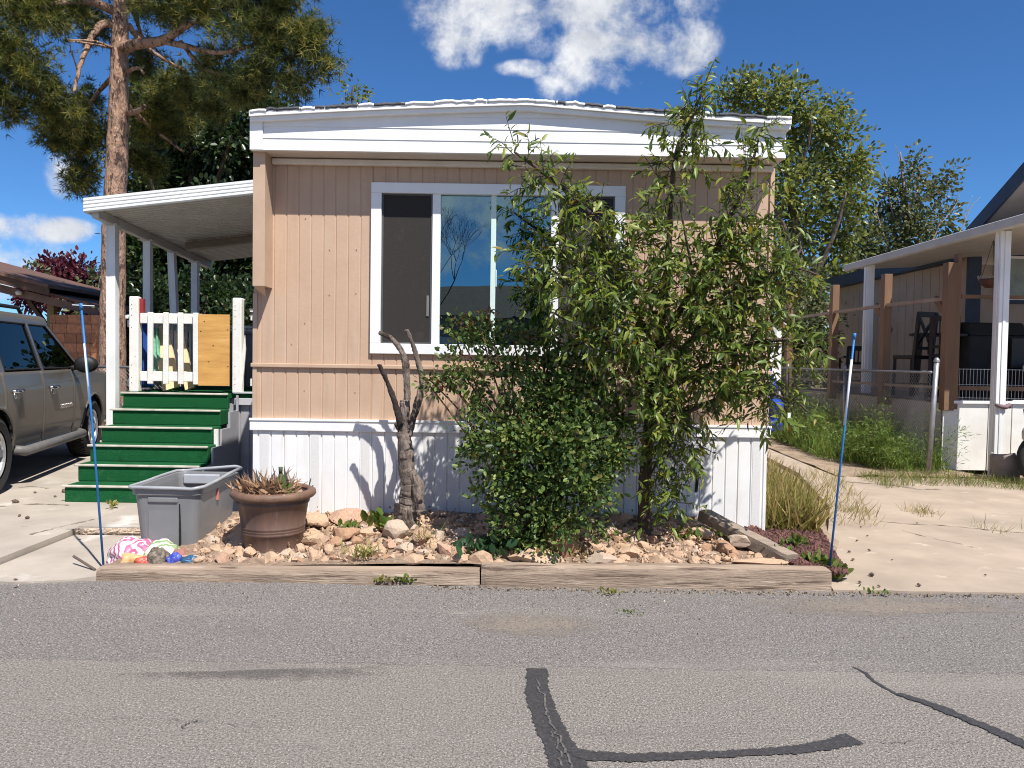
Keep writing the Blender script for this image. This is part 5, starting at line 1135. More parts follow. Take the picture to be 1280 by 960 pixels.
mb = MB(); rings = [tote_ring(tz0, -.03), tote_ring(tz0, 0), tote_ring(tz0 + .03, .004), tote_ring(tz1 - .06, 0), tote_ring(tz1 - .055, .014), tote_ring(tz1 - .004, .014), tote_ring(tz1 - .004, -.006), tote_ring(tz1 - .05, -.010), tote_ring(tz0 + .02, -.012)]
k = len(rings[0]); mb.v = [p for q in rings for p in q]
for i in range(len(rings) - 1): mb.f += [(i * k + j, i * k + (j + 1) % k, (i + 1) * k + (j + 1) % k, (i + 1) * k + j) for j in range(k)]
mb.f.append(tuple(reversed(range(k)))); mb.f.append(tuple((len(rings) - 1) * k + j for j in range(k)))
mb.build('body', m_tote, tote, bevel=.004)
mb = MB(); rr = tote_ring(tz1 + .002, .022); r = random.Random(2); pts = [Vector((p[0] + r.uniform(-.003, .003), p[1], p[2] + .012 * noise.noise((p[0] * 7, p[1] * 7, 2)) + (.035 if (p[0] > -2.35 and p[1] > 6.3) else 0))) for p in rr]; dense = []
for i in range(len(pts)):
    for t in (0, .34, .67): dense.append(pts[i].lerp(pts[(i + 1) % len(pts)], t))
for i, p in enumerate(dense): p.z += .007 * noise.noise((p.x * 11, p.y * 11, 6))
mb.tube(dense + [dense[0]], .013, 8); mb.build('rim', mat('tote_rim', (.36, .37, .39), (.28, .29, .31), .35, 6), tote, smooth=True)
mb = MB(); i_ = .026; mb.box(-2.65, -2.42, ty0 + .014, ty0 + .05, tz0 + .01, tz1 - .075); mb.box(-2.645, -2.425, ty0 - .002, ty0 + .03, tz1 - .11, tz1 - .07); mb.build('end_panel', m_tote, tote, bevel=.008)
mb = MB(); mb.box(-2.42, -2.41, ty0 + .01, ty0 + .03, tz0 + .01, tz1 - .08); mb.build('panel_groove', m_blk, tote)
mb = MB(); mb.box(-2.72, -2.42, ty1 - .05, ty1 - .02, tz1 - .10, tz1 - .02); mb.build('handle', mat('tote_light', (.40, .42, .46), None, .35), tote, bevel=.01)
mb = MB(); mb.box(tx1 - .018, tx1 + .0015, 5.93, 5.955, tz1 - .15, tz1 - .065); mb.build('red_sticker', mat('faded_red', (.62, .20, .16), None, .5), tote)
# brown pot
px, py, pz = -1.735, 5.60, .085
pot = thing('flower_pot', 'weathered brown banded flower pot holding dried spiky plants', 'pot', (px, py, pz))
m_pot = mat('brown_pot', (.145, .083, .062), (.085, .052, .042), .5, 5, 7, .1, 30, stretch=(2, 2, .5), spots=[((.26, .20, .175), 4.5, .60, .2, 7), ((.30, .22, .19), 16, .72, .05, 5)])
prof = [(0, 0), (.215, 0), (.222, .012), (.222, .022), (.218, .03), (.236, .13), (.243, .135), (.243, .148), (.239, .152), (.244, .158), (.244, .168), (.240, .172), (.246, .178), (.246, .190), (.242, .195), (.268, .345), (.276, .35), (.280, .365), (.272, .372), (.282, .385), (.310, .392), (.322, .41), (.318, .43), (.295, .442), (.27, .438), (.262, .41), (.26, .385), (0, .385)]
prof = [(a * .93, b) for a, b in prof]; mb = MB(); mb.lathe(prof, (px, py, pz), 48); mb.build('body', m_pot, pot, smooth=True)
bpy.data.objects['body'] if False else None
mb = MB(); mb.lathe([(.297, .40), (.304, .412), (.300, .436), (.275, .449), (.249, .444), (.244, .43)], (px, py, pz), 48); mb.build('rim', mat('pot_rim', (.20, .115, .075), (.13, .075, .052), .6, 10, 6, .2, 60, spots=[((.42, .32, .26), 22, .66, .06, 5)]), pot, smooth=True)
mb = MB(); mb.grid(10, 10, lambda a, b: (px - .19 + .38 * a, py - .19 + .38 * b, pz + .40 + .03 * noise.noise((a * 5, b * 5, 3)))); mb.build('soil', m_dirt, pot, smooth=True)
mb = MB(); mb.lathe([(.208, .0), (.213, .004), (.213, .016), (.208, .02)], (px, py, pz - .002), 40); mb.build('base_ring', mat('verdigris', (.34, .38, .36), (.2, .2, .19), .6, 9), pot)
rn = np.random.default_rng(4)
pl = thing('dried_potted_plant', 'dried brown plant with a few grey spiky leaves growing in the brown pot', 'plant', (px, py, pz + .4))
def blades(rng, n, cx, cy, z, spread, l0, l1, lean, wid):
    p = np.stack([cx + rng.normal(size=n) * spread, cy + rng.normal(size=n) * spread * .7, np.full(n, z)], 1); d = rng.normal(size=(n, 3)) * lean; d[:, 2] = 1
    return p, d, rand_unit(rng, n), rng.uniform(l0, l1, n)
WBL = ([(0, -.03, 0), (0, .03, 0), (.35, .06, .03), (.35, -.06, .03), (.75, .03, -.06), (.75, -.03, -.06), (1, 0, -.25)], [(0, 1, 2, 3), (3, 2, 4, 5), (5, 4, 6)])
p, d, n_, s_ = blades(rn, 240, px - .04, py - .02, pz + .42, .085, .09, .21, 1.2, 1); leaves('dry_leaves', leaf_mat('dry_leaf', [(0, (.23, .13, .075)), (.5, (.36, .22, .13)), (1, (.12, .07, .045))], .1), p, d, n_, s_, WBL, pl)
mb = MB(); r = random.Random(12)
for i in range(16): a = r.uniform(0, 6.28); mb.tube([(px - .05 + r.uniform(-.1, .1), py + r.uniform(-.08, .05), pz + .40), (px - .05 + .12 * math.cos(a), py + .1 * math.sin(a), pz + .47), (px - .05 + .17 * math.cos(a + .4), py + .15 * math.sin(a), pz + .44)], .006, 5)
mb.build('dry_stem', mat('dry_stem', (.30, .18, .11), (.18, .1, .06), .8, 20), pl, smooth=True)
m_spk = leaf_mat('spike_leaf', [(0, (.045, .05, .05)), (.5, (.08, .085, .08)), (1, (.05, .045, .06))], .1)
pp = np.array([(px + x, py - .03, pz + .42) for x in (-.09, -.07, -.05, -.01, .02, .13)]); dd = np.array([(-.75, 0, .9), (-.35, 0, 1.), (.35, .1, 1), (.75, 0, 1), (.5, 0, .9), (-.28, 0, 1)]); leaves('spiky_leaf', m_spk, pp, dd, np.tile([[.0, -1, .3]], (6, 1)), np.array([.21, .19, .18, .23, .17, .22]), WBL, pl)
mb = MB(); mb.tube([(px + .07, py - .03, pz + .40), (px + .065, py - .03, pz + .50), (px + .06, py - .03, pz + .57)], [.016, .018, .012], 8); mb.tube([(px + .06, py - .03, pz + .565), (px + .06, py - .03, pz + .61)], [.014, .016], 8); mb.build('green_stalk', mat('green_stalk', (.06, .11, .035), (.04, .05, .03), .6, 20), pl, smooth=True)
pp = np.array([(px + .08, py - .05, pz + .39), (px + .11, py - .05, pz + .40), (px + .06, py - .04, pz + .42)]); leaves('green_leaf', leaf_mat('pot_green', [(0, (.20, .24, .07)), (1, (.10, .18, .05))]), pp, np.array([(.15, -.1, 1), (.3, -.1, .9), (.1, 0, 1)]), np.tile([[0, -1, .3]], (3, 1)), np.array([.13, .11, .15]), OVAL, pl)
# colourful bags and bundle by the timber
def bundle(name, label, cat, c, sc, m, seed, amp=.25, kids=None):
    mb = MB(); bm = bmesh.new(); bmesh.ops.create_icosphere(bm, subdivisions=4, radius=1)
    for v in bm.verts:
        k = 1 + amp * noise.noise(v.co * 1.7 + Vector((seed, 0, 0))) + amp * .5 * noise.noise(v.co * 4.5 + Vector((seed, 3, 0)))
        v.co = Vector((v.co.x * sc[0] * k, v.co.y * sc[1] * k, max(-.5, v.co.z) * sc[2] * k))
    me = bpy.data.meshes.new(name); bm.to_mesh(me); bm.free(); me.materials.append(m); me.polygons.foreach_set('use_smooth', [True] * len(me.polygons)); o = bpy.data.objects.new(name, me); C.objects.link(o); o.location = c; tag(o, label, cat); return o
BG = 5.36
def stripes(name, c1, c2, sc, rot):
    m = bpy.data.materials.new(name); m.use_nodes = True; nt = m.node_tree; N = nt.nodes; L = nt.links; p = N['Principled BSDF']; p.inputs['Roughness'].default_value = .4
    tc = N.new('ShaderNodeTexCoord'); mp = N.new('ShaderNodeMapping'); mp.inputs['Rotation'].default_value = rot; L.new(tc.outputs['Object'], mp.inputs[0])
    w = N.new('ShaderNodeTexWave'); w.inputs['Scale'].default_value = sc; w.inputs['Distortion'].default_value = 2.2; w.inputs['Detail'].default_value = 3; L.new(mp.outputs[0], w.inputs[0])
    n = N.new('ShaderNodeTexNoise'); n.inputs['Scale'].default_value = 26; L.new(mp.outputs[0], n.inputs['Vector'])
    ad = N.new('ShaderNodeMath'); ad.operation = 'ADD'; L.new(w.outputs['Fac'], ad.inputs[0]); L.new(n.outputs['Fac'], ad.inputs[1])
    rr = N.new('ShaderNodeValToRGB'); rr.color_ramp.interpolation = 'CONSTANT'; rr.color_ramp.elements[0].color = (*c1, 1); rr.color_ramp.elements[1].position = .53; rr.color_ramp.elements[1].color = (*c2, 1)
    md_ = N.new('ShaderNodeMath'); md_.operation = 'MULTIPLY'; md_.inputs[1].default_value = .5; L.new(ad.outputs[0], md_.inputs[0]); L.new(md_.outputs[0], rr.inputs[0]); L.new(rr.outputs[0], p.inputs['Base Color']); return m
o = bundle('plastic_bag', 'crumpled white plastic bag with pink print lying at the foot of the grey tote', 'bag', P(164, 694, 5.48), (.165, .13, .125), stripes('pink_print', (.72, .66, .64), (.46, .12, .24), 9, (0, .5, .6)), 1, .22)
o.rotation_euler = (0, -.35, 0)
bundle('orange_bag', 'crumpled tan and orange plastic bag in front of the pink-printed bag', 'bag', P(166, 705, 5.31), (.10, .06, .075), mat('orange_film', (.58, .30, .10), (.62, .45, .26), .4, 9), 2, .3)
bundle('red_bag', 'small crumpled red bag beside the tan and orange one', 'bag', P(178, 706, 5.27), (.075, .045, .055), mat('red_film', (.52, .07, .07), (.42, .12, .06), .4, 14), 3, .35)
bundle('speckled_bag', 'white bag with green speckles slumped against the tote behind the grey rock', 'bag', P(202, 694, 5.44), (.12, .09, .105), stripes('green_print', (.74, .72, .62), (.22, .32, .14), 8, (0, .3, 1.2)), 4, .22)
bundle('grey_rock', 'dark grey pitted rock sitting among the coloured bags', 'rock', P(197, 700, 5.29), (.075, .06, .085), mat('pitted_rock', (.26, .215, .17), (.07, .055, .045), .95, 34, 5, .8, 40), 5, .35)
bundle('blue_bag', 'crumpled bright blue bag right of the pitted grey rock', 'bag', P(218, 704, 5.29), (.055, .05, .07), mat('blue_film', (.10, .13, .55), (.04, .06, .3), .4, 16), 6, .4)
bundle('teal_bag', 'flattened teal and dark blue bag at the right end of the coloured bags', 'bag', P(238, 706, 5.29), (.085, .05, .06), mat('teal_film', (.04, .16, .27), (.02, .05, .13), .45, 14), 7, .4)
bundle('red_cloth', 'faded red rag tucked under the front edge of the tote', 'rag', P(225, 697, 5.42), (.06, .07, .06), mat('faded_rag', (.38, .13, .11), (.25, .15, .11), .8, 20), 8, .4)
mb = MB(); mb.tube([P(92, 697, 5.36) + Vector((0, 0, .0)), P(119, 714, 5.22)], .009, 6); o = mb.build('stick', mat('dark_stick', (.13, .1, .08), None, .8), loc=P(105, 706, 5.3)); tag(o, 'thin dark stick lying on the concrete at the left end of the timbers', 'stick')
o.location.z += .01

# ------------------------------------------------------------------ plants
m_bark = mat('dark_bark', (.11, .08, .06), (.055, .04, .032), .9, 14, 7, .8, 50, stretch=(1, 1, .35))
m_greybark = mat('grey_bark', (.25, .20, .17), (.10, .077, .064), .9, 16, 7, 1.0, 34, stretch=(1, 1, .3), bdist=.03, spots=[((.045, .032, .027), 9, .54, .1, 6)])
m_char = mat('charred_wood', (.045, .032, .028), (.03, .022, .02), .9, 12, 6, .6, 50)
m_pale = mat('pale_branch', (.36, .30, .25), (.23, .185, .15), .8, 10)
def limb(mb, pts, r0, r1, n=8, wob=0.0, seed=0, sub=4):
    q = []; r = random.Random(seed)
    for i in range(len(pts) - 1):
        for k in range(sub):
            t = k / sub
            p0 = pts[max(0, i - 1)]; p1 = pts[i]; p2 = pts[i + 1]; p3 = pts[min(len(pts) - 1, i + 2)]
            q.append(.5 * ((2 * p1) + (p2 - p0) * t + (2 * p0 - 5 * p1 + 4 * p2 - p3) * t * t + (3 * p1 - p0 - 3 * p2 + p3) * t ** 3) + Vector((r.uniform(-wob, wob), r.uniform(-wob, wob), 0)))
    q.append(pts[-1]); m_ = len(q); mb.tube(q, [(r0 + (r1 - r0) * i / (m_ - 1)) * (1 + .05 * math.sin(i / (m_ - 1) * 9 + seed)) for i in range(m_)], n)
def PP(lst): return [P(*a) for a in lst]
# dead stump
sY = 5.93
stump = thing('dead_stump', 'dead grey tree stump with three bare forked branches in front of the skirting', 'tree stump', P(507, 660, sY) - Vector((0, 0, .05)))
mb = MB(); q = PP([(506, 672, sY), (508, 640, sY), (511, 608, sY + .02), (507, 570, sY), (506, 535, sY), (507, 500, sY)])
limb(mb, q, .086, .038, 30, .002, 3, 22)
q = PP([(524, 640, sY - .03), (521, 605, sY - .03), (512, 585, sY - .02)]); limb(mb, q, .052, .032, 24, .002, 4, 18)
def gnarl(mb, amp, f):
    n_ = len(mb.v); out = []
    for v in mb.v:
        p = Vector(v); q = Vector((p.x * f, p.y * f, p.z * f * .35)); out.append(tuple(p + Vector((noise.noise(q), noise.noise(q + Vector((9, 0, 0))), .4 * noise.noise(q + Vector((0, 9, 0))))) * amp + Vector((noise.noise(q * 3), noise.noise(q * 3 + Vector((5, 0, 0))), 0)) * amp * .45))
    mb.v = out
gnarl(mb, .016, 16)
tr = mb.build('trunk', m_greybark, stump, smooth=True)
for (pts, r0, r1, m_) in (([(505, 548, sY), (498, 520, sY - .03), (491, 495, sY - .05), (481, 470, sY - .06), (474, 456, sY - .07)], .026, .016, m_char),
                          ([(507, 520, sY), (509, 490, sY), (508, 465, sY), (504, 443, sY - .02), (493, 427, sY - .03), (484, 420, sY - .04), (474, 416, sY - .04)], .029, .015, m_greybark),
                          ([(511, 545, sY), (520, 510, sY), (526, 488, sY + .01), (526, 468, sY), (519, 440, sY), (508, 412, sY - .02)], .030, .016, m_greybark),
                          ([(503, 546, sY), (498, 537, sY - .03), (495, 530, sY - .05)], .014, .008, m_char)):
    mb = MB(); limb(mb, PP(pts), r0, r1, 12, .002, 5, 12); gnarl(mb, .010, 22); mb.build('branch', m_, stump, smooth=True)
mb = MB(); mb.obox(P(496, 637, sY - .09), (.022, .012, .05), (0, .1, 0)); mb.build('knot_hole', m_char, stump, bevel=.008)
# peach tree
pk = thing('peach_tree', 'young leafy peach tree with long drooping leaves in front of the window', 'tree', G(808, 672, .16))
LB = [([(808, 676, 5.86), (806, 640, 5.86), (806, 600, 5.86), (811, 550, 5.85), (815, 500, 5.82), (822, 440, 5.80)], .058, .040),
      ([(822, 445, 5.8), (790, 385, 5.7), (760, 320, 5.55), (738, 268, 5.45), (700, 232, 5.35), (668, 208, 5.3), (643, 190, 5.3)], .032, .007),
      ([(822, 440, 5.8), (834, 350, 5.75), (838, 270, 5.7), (846, 190, 5.62), (868, 140, 5.6), (882, 100, 5.6)], .032, .006),
      ([(825, 430, 5.8), (872, 350, 5.7), (912, 275, 5.6), (936, 215, 5.55), (948, 175, 5.5)], .03, .007),
      ([(820, 470, 5.82), (880, 410, 5.7), (935, 360, 5.6), (985, 335, 5.5), (1025, 345, 5.45)], .026, .006),
      ([(815, 500, 5.82), (880, 460, 5.6), (940, 430, 5.5), (1000, 425, 5.4), (1028, 440, 5.4)], .024, .006),
      ([(812, 540, 5.84), (880, 505, 5.6), (940, 490, 5.5), (990, 500, 5.4), (1010, 515, 5.4)], .02, .005),
      ([(815, 490, 5.82), (775, 430, 5.6), (735, 385, 5.4), (700, 345, 5.3), (672, 330, 5.25)], .022, .005),
      ([(735, 385, 5.4), (712, 400, 5.35), (690, 390, 5.3)], .01, .004), ([(868, 360, 5.7), (858, 300, 5.5), (850, 250, 5.45)], .012, .005),
      ([(806, 610, 5.86), (830, 560, 5.7), (855, 530, 5.6), (880, 545, 5.55)], .012, .004), ([(806, 630, 5.86), (838, 610, 5.75), (850, 600, 5.7)], .008, .003)]
mb = MB(); limb(mb, PP(LB[0][0]), LB[0][1], LB[0][2], 10, .004, 1, 5); mb.build('trunk', m_bark, pk, smooth=True)
for k, (pts, a, b) in enumerate(LB[1:]): mb = MB(); limb(mb, PP(pts), a, b, 7, .004, k, 5); mb.build('branch', m_bark, pk, smooth=True)
CL = [(640, 182, 9, 5.3), (655, 205, 17, 5.3), (676, 222, 20, 5.3), (690, 240, 20, 5.35), (700, 265, 26, 5.35), (706, 300, 24, 5.3), (672, 322, 24, 5.25), (690, 345, 34, 5.3), (718, 375, 36, 5.3), (742, 262, 22, 5.4), (750, 300, 30, 5.4), (745, 345, 36, 5.4), (765, 380, 36, 5.4),
      (775, 420, 38, 5.4), (740, 420, 26, 5.35), (790, 340, 34, 5.5), (785, 300, 24, 5.5), (815, 265, 22, 5.6), (825, 310, 32, 5.55), (845, 350, 40, 5.55), (805, 385, 36, 5.5), (840, 410, 42, 5.6), (880, 400, 42, 5.55), (885, 350, 38, 5.55), (895, 300, 30, 5.55), (920, 270, 28, 5.5),
      (935, 235, 26, 5.5), (945, 195, 20, 5.5), (950, 165, 14, 5.5), (915, 330, 36, 5.5), (950, 300, 36, 5.5), (972, 340, 32, 5.5), (1002, 345, 20, 5.45), (940, 370, 36, 5.5), (925, 430, 40, 5.5), (885, 455, 42, 5.55), (850, 470, 40, 5.6), (800, 445, 40, 5.5), (795, 490, 24, 5.5),
      (820, 510, 36, 5.6), (845, 535, 32, 5.6), (870, 510, 30, 5.6), (915, 480, 34, 5.5), (955, 460, 30, 5.45), (985, 430, 26, 5.4), (1010, 432, 14, 5.4), (965, 500, 28, 5.4), (995, 510, 14, 5.4), (940, 520, 18, 5.45), (868, 555, 22, 5.55), (845, 580, 24, 5.65), (825, 615, 24, 5.7), (842, 630, 14, 5.7), (825, 655, 14, 5.75), (856, 600, 14, 5.65),
      (838, 232, 16, 5.6), (846, 200, 22, 5.6), (856, 165, 24, 5.6), (838, 150, 16, 5.6), (870, 140, 22, 5.6), (884, 108, 10, 5.6), (882, 128, 14, 5.6), (880, 180, 14, 5.6), (820, 220, 10, 5.6), (975, 380, 30, 5.45), (905, 385, 34, 5.5), (765, 460, 26, 5.4), (830, 560, 22, 5.65)]
rng = np.random.default_rng(7)
def twig_leaves(clumps, per_px, size, droop, tl, leaf_step, jit=.3, back=1.0):
    pos = []; dr = []; nr = []; sz = []; mb = MB(); 
    for (u, v, r_, Y) in clumps:
        k = Y / F; c = np.array(P(u, v, Y)); R = r_ * k
        nt_ = max(3, int(per_px * r_ ** 2 / 100))
        for t in range(nt_):
            o = rand_unit(rng, 1)[0] * R * rng.random() ** .5 * .8; o[1] = o[1] * 1.1
            st = c + o; d = o / (np.linalg.norm(o) + 1e-6) * .6 + rand_unit(rng, 1)[0] * .9; d[2] += .35; d /= np.linalg.norm(d)
            L_ = tl * rng.uniform(.55, 1.2); q = [st]; n_ = max(3, int(L_ / leaf_step))
            for i in range(n_):
                d = d + np.array([0, 0, -.05]) + rng.normal(size=3) * .08; d /= np.linalg.norm(d); q.append(q[-1] + d * L_ / n_)
                a = np.cross(d, rand_unit(rng, 1)[0]); a /= np.linalg.norm(a) + 1e-6
                ld = a * .8 + d * .55; ld[2] -= droop * rng.uniform(.5, 1.3)
                pos.append(q[-1]); dr.append(ld); nn = rng.normal(size=3) * .5; nn[2] += .8; nn[1] -= .25; nr.append(nn); sz.append(size * rng.uniform(1 - jit, 1 + jit) * (1 - .35 * (i == n_ - 1)))
            q = [min(6.24, x[1]) for x in q] and [Vector((x[0], min(6.25, x[1]), x[2])) for x in q]
            mb.tube([q[0], q[len(q) // 2], q[-1]], [.0035, .0028, .0015], 4, cap=False)
    pos = np.array(pos); pos[:, 1] = np.minimum(pos[:, 1], 6.22)
    return pos, np.array(dr), np.array(nr), np.array(sz), mb
m_peach = leaf_mat('peach_leaf', [(0, (.045, .080, .018)), (.3, (.095, .150, .028)), (.65, (.165, .220, .040)), (.92, (.25, .285, .058)), (.985, (.22, .17, .03)), (1, (.28, .16, .04))], .32, .40, .35)
p, d, n_, s_, tw = twig_leaves(CL, 2.75, .074, .38, .23, .022, jit=.5)
tw.build('twig', m_bark, pk, fix=False); leaves('foliage', m_peach, p, d, n_, s_, PEACH, pk)
# rose bush
rb = thing('rose_bush', 'dense dark green rose bush between the dead stump and the peach tree', 'bush', G(690, 690, .15))
RC = [(640, 545, 60, 5.55), (690, 520, 58, 5.5), (735, 530, 52, 5.5), (765, 560, 40, 5.5), (622, 590, 42, 5.5), (670, 590, 60, 5.4), (720, 590, 56, 5.4), (752, 600, 28, 5.45), (648, 640, 38, 5.4), (690, 640, 50, 5.35), (735, 630, 38, 5.4), (600, 555, 26, 5.6), (608, 622, 18, 5.5), (650, 670, 26, 5.4), (625, 672, 18, 5.4),
      (660, 480, 40, 5.6), (700, 475, 40, 5.6), (740, 490, 36, 5.55), (770, 520, 26, 5.55), (640, 455, 26, 5.65), (680, 440, 28, 5.65), (715, 445, 28, 5.65), (655, 430, 16, 5.7), (690, 418, 14, 5.7), (730, 430, 14, 5.65),
      (580, 430, 18, 5.7), (600, 415, 20, 5.7), (575, 460, 24, 5.7), (595, 480, 24, 5.7), (585, 505, 20, 5.65), (560, 475, 16, 5.7), (548, 485, 10, 5.72), (535, 480, 6, 5.75), (612, 400, 12, 5.7), (565, 410, 10, 5.7), (640, 415, 10, 5.7), (610, 445, 16, 5.7), (590, 535, 18, 5.6), (780, 570, 20, 5.5), (655, 690, 12, 5.35), (700, 500, 40, 5.45), (665, 550, 45, 5.35), (720, 555, 45, 5.35)]
m_rose = leaf_mat('rose_leaf', [(0, (.028, .058, .018)), (.35, (.064, .115, .030)), (.7, (.13, .19, .045)), (.95, (.22, .26, .07)), (1, (.16, .075, .03))], .26, .42, .3)
cl = []
for (u, v, r_, Y) in RC: c, q = pxclump(u, v, r_, Y); cl.append((c, (q[0], q[1] * .9, q[2])))
p, d, n_, s_ = clump_leaves(rng, cl, 730, .07, 18, .035, .3, .3, jit=.6); p[:, 1] = np.minimum(p[:, 1], 6.25); p[:, 2] = np.maximum(p[:, 2], .14)
leaves('foliage', m_rose, p, d, n_, s_, OVAL, rb)
mb = MB(); r = random.Random(6)
for (u, v, r_, Y) in RC[::1]:
    b_ = G(690 + r.uniform(-40, 30), 692, .12); b_.y = 5.55; c = P(u, v, Y); limb(mb, [b_, b_.lerp(c, .4) + Vector((r.uniform(-.05, .05), 0, .12)), c, c + Vector((r.uniform(-.1, .1), 0, r_ * Y / F * .7))], .011, .003, 5, .004, u, 4)
mb.build('stems', mat('rose_stem', (.16, .07, .04), (.09, .06, .03), .8, 12), rb, fix=False)
pr_ = []
for (u, v) in ((585, 404), (548, 478), (690, 412), (720, 428), (612, 392), (665, 420)): pr_.append((*pxclump(u, v, 7, 5.68),))
p, d, n_, s_ = clump_leaves(rng, pr_, 2600, .04, 6, .035, .2, .5); leaves('red_shoot', leaf_mat('red_leaf', [(0, (.16, .045, .025)), (1, (.10, .075, .025))]), p, d, n_, s_, OVAL, rb)
# low weeds in the bed
def weed(label, u, v, z, n, l, cols, tm=OVAL, spread=.05, name='weed', lean=.7, dpt=0, group=None):
    c = G(u, v, z); c.y += dpt; t = None; rg = np.random.default_rng(int(u * 7 + v))
    p = np.stack([c.x + rg.normal(size=n) * spread, c.y + rg.normal(size=n) * spread * .6, c.z + np.abs(rg.normal(size=n)) * l * .4], 1); d = rg.normal(size=(n, 3)) * lean; d[:, 2] = np.abs(d[:, 2]) * .5 + .6
    o = leaves(name, leaf_mat('weed_leaf_%d' % int(u * 10 + v), cols, .3), p - np.array(c), d, rand_unit(rg, n) + np.array([0, -.5, .6]), rg.uniform(.6, 1.2, n) * l, tm); o.location = c; tag(o, label, 'weed', group); return o
GR = [(0, (.06, .11, .02)), (.6, (.11, .17, .03)), (1, (.2, .22, .06))]; YG = [(0, (.13, .15, .03)), (.6, (.25, .24, .07)), (1, (.33, .27, .11))]; DG = [(0, (.02, .06, .025)), (1, (.05, .11, .04))]
weed('small green weed sprouting from the seam below the first timber', 507, 728, .01, 46, .034, GR, OVAL, .035)
weed('tiny olive weed low on the sunken timber left of the green one', 478, 728, .01, 25, .03, YG, OVAL, .03)
weed('yellow-green grass tuft right of the pale boulder', 528, 678, .18, 60, .11, YG, BLADE, .05)
weed('dry yellow tuft in front of the pot-side rocks', 452, 698, .12, 60, .09, YG, WBL, .06)
weed('green sprig between the rocks right of the brown pot', 440, 663, .17, 26, .06, GR)
weed('broad-leaved green weed at the dead stump', 470, 660, .2, 22, .1, GR, OVAL, .05)
weed('dark green broad-leaved plants under the left side of the rose bush', 620, 690, .14, 90, .09, DG, OVAL, .14)
weed('bright green leaves at the rose bush foot beside the brown boulder', 668, 690, .14, 50, .1, GR, OVAL, .04)
weed('green iris-like leaves behind the boulder under the rose bush', 745, 672, .2, 40, .13, DG, BLADE, .07)
weed('pale yellow stalk curling over the right timber', 726, 700, .13, 14, .1, YG, BLADE, .02)
weed('low green weed on the rocks right of the peach trunk', 872, 672, .17, 60, .06, GR, OVAL, .09)
weed('small weed creeping at the middle foot of the thick timber', 764, 742, .01, 30, .028, YG, OVAL, .04)
weed('weed tuft climbing the right end of the thick timber by the blue stake', 1040, 722, .03, 80, .07, GR, OVAL, .05)
weed('sprawling green weed below the blue stake at the timber corner', 1022, 706, .08, 70, .055, GR, OVAL, .06)
weed('small bright weed growing in the red lava mulch', 997, 682, .1, 30, .06, GR, OVAL, .04)
weed('green weed at the lower end of the slanting timber', 978, 697, .12, 40, .06, GR, OVAL, .04)
weed('tiny weed on the road edge beside the driveway', 1096, 742, .01, 24, .03, GR, OVAL, .04)
weed('tiny dry sprout at the foot of the porch steps', 141, 634, .07, 16, .045, YG, OVAL, .03)
weed('green leafy sprig lying on the road below the thick timber', 790, 768, .006, 14, .024, GR, OVAL, .04)
# grasses beside the home and along the fence
rng2 = np.random.default_rng(9)
def grass(name, label, region, n, l0, l1, cols, lean=.35, tm=BLADE, zf=None, dirt=0, up=1.0):
    p = []
    while len(p) < n:
        a, b = rng2.random(2); q = region(a, b)
        if q is not None: p.append(q)
    p = np.array(p); d = rng2.normal(size=(n, 3)) * lean; d[:, 2] = up; ln = rng2.uniform(l0, l1, n)
    o = leaves(name, leaf_mat(name + '_m', cols, .3, .6, .2), p, d, rand_unit(rng2, n), ln, tm); o['kind'] = 'stuff'; o['label'] = label; return o
DRY = [(0, (.14, .16, .035)), (.4, (.28, .25, .075)), (.75, (.42, .33, .14)), (1, (.20, .12, .06))]
def reg1(a, b):
    y = 6.45 + 3.6 * b; w_ = .46 + .17 * (y - 6.4); x = 2.16 + w_ * a ** 1.2; return (x, y, .07)
grass('dry_grass', 'tall dry yellow-green grass beside the right end of the home', reg1, 9000, .16, .44, DRY, .42)
grass('dry_grass_low', 'short dry grass trailing onto the pale driveway', lambda a, b: (2.75 + .7 * a + .25 * (b * 4), 7.0 + 3.4 * b, .02), 700, .06, .2, DRY, .5)
GRN = [(0, (.06, .12, .025)), (.4, (.12, .20, .04)), (.8, (.20, .27, .06)), (1, (.30, .30, .11))]
def reg2(a, b):
    y = 10.55 + 6.5 * b; x0 = 4.6 + .1 * (y - 10) if y > 12 else 4.75 + (12 - y) * .45; return (x0 + (6.05 - x0) * a, y, .05)
grass('tall_weeds', 'bright green feathery weeds along the chain-link fence', reg2, 5200, .15, .46, GRN, .42)
cl = []
r = random.Random(31)
for i in range(110):
    a, b = r.random(), r.random() ** 1.2; q = reg2(a, b); h = r.uniform(.25, .6); cl.append((Vector((q[0], q[1], q[2] + h * .75)), (.24, .24, h * .9)))
p, d, n_, s_ = clump_leaves(rng2, cl, 260, .10, 16, .062, .2, .4); o = leaves('weed_leaves', leaf_mat('weedy_leaf', GRN, .35), p, d, n_, s_, WBL); o['kind'] = 'stuff'; o['label'] = 'leafy green tops of the weeds along the fence'
grass('grass_strip', 'short grass strip across the back of the pale driveway', lambda a, b: (4.55 + 3.6 * a, 9.25 + .95 * b + .25 * math.sin(a * 7) - .0 * a, .015), 3600, .06, .17, GRN[1:] + [(1, (.36, .3, .13))] if False else [(0, (.08, .13, .03)), (.5, (.18, .2, .06)), (1, (.33, .27, .12))], .5)
def reg3(a, b):
    y = 7.75 + .10 * rng2.normal() ; x = 3.0 + 2.2 * a
    if noise.noise((x * 3, 5, 2)) < .1: return None
    return (x, y - .02 * (x - 3), .012)
grass('crack_grass', 'sparse grass growing in the driveway crack', reg3, 220, .05, .14, DRY, .6)
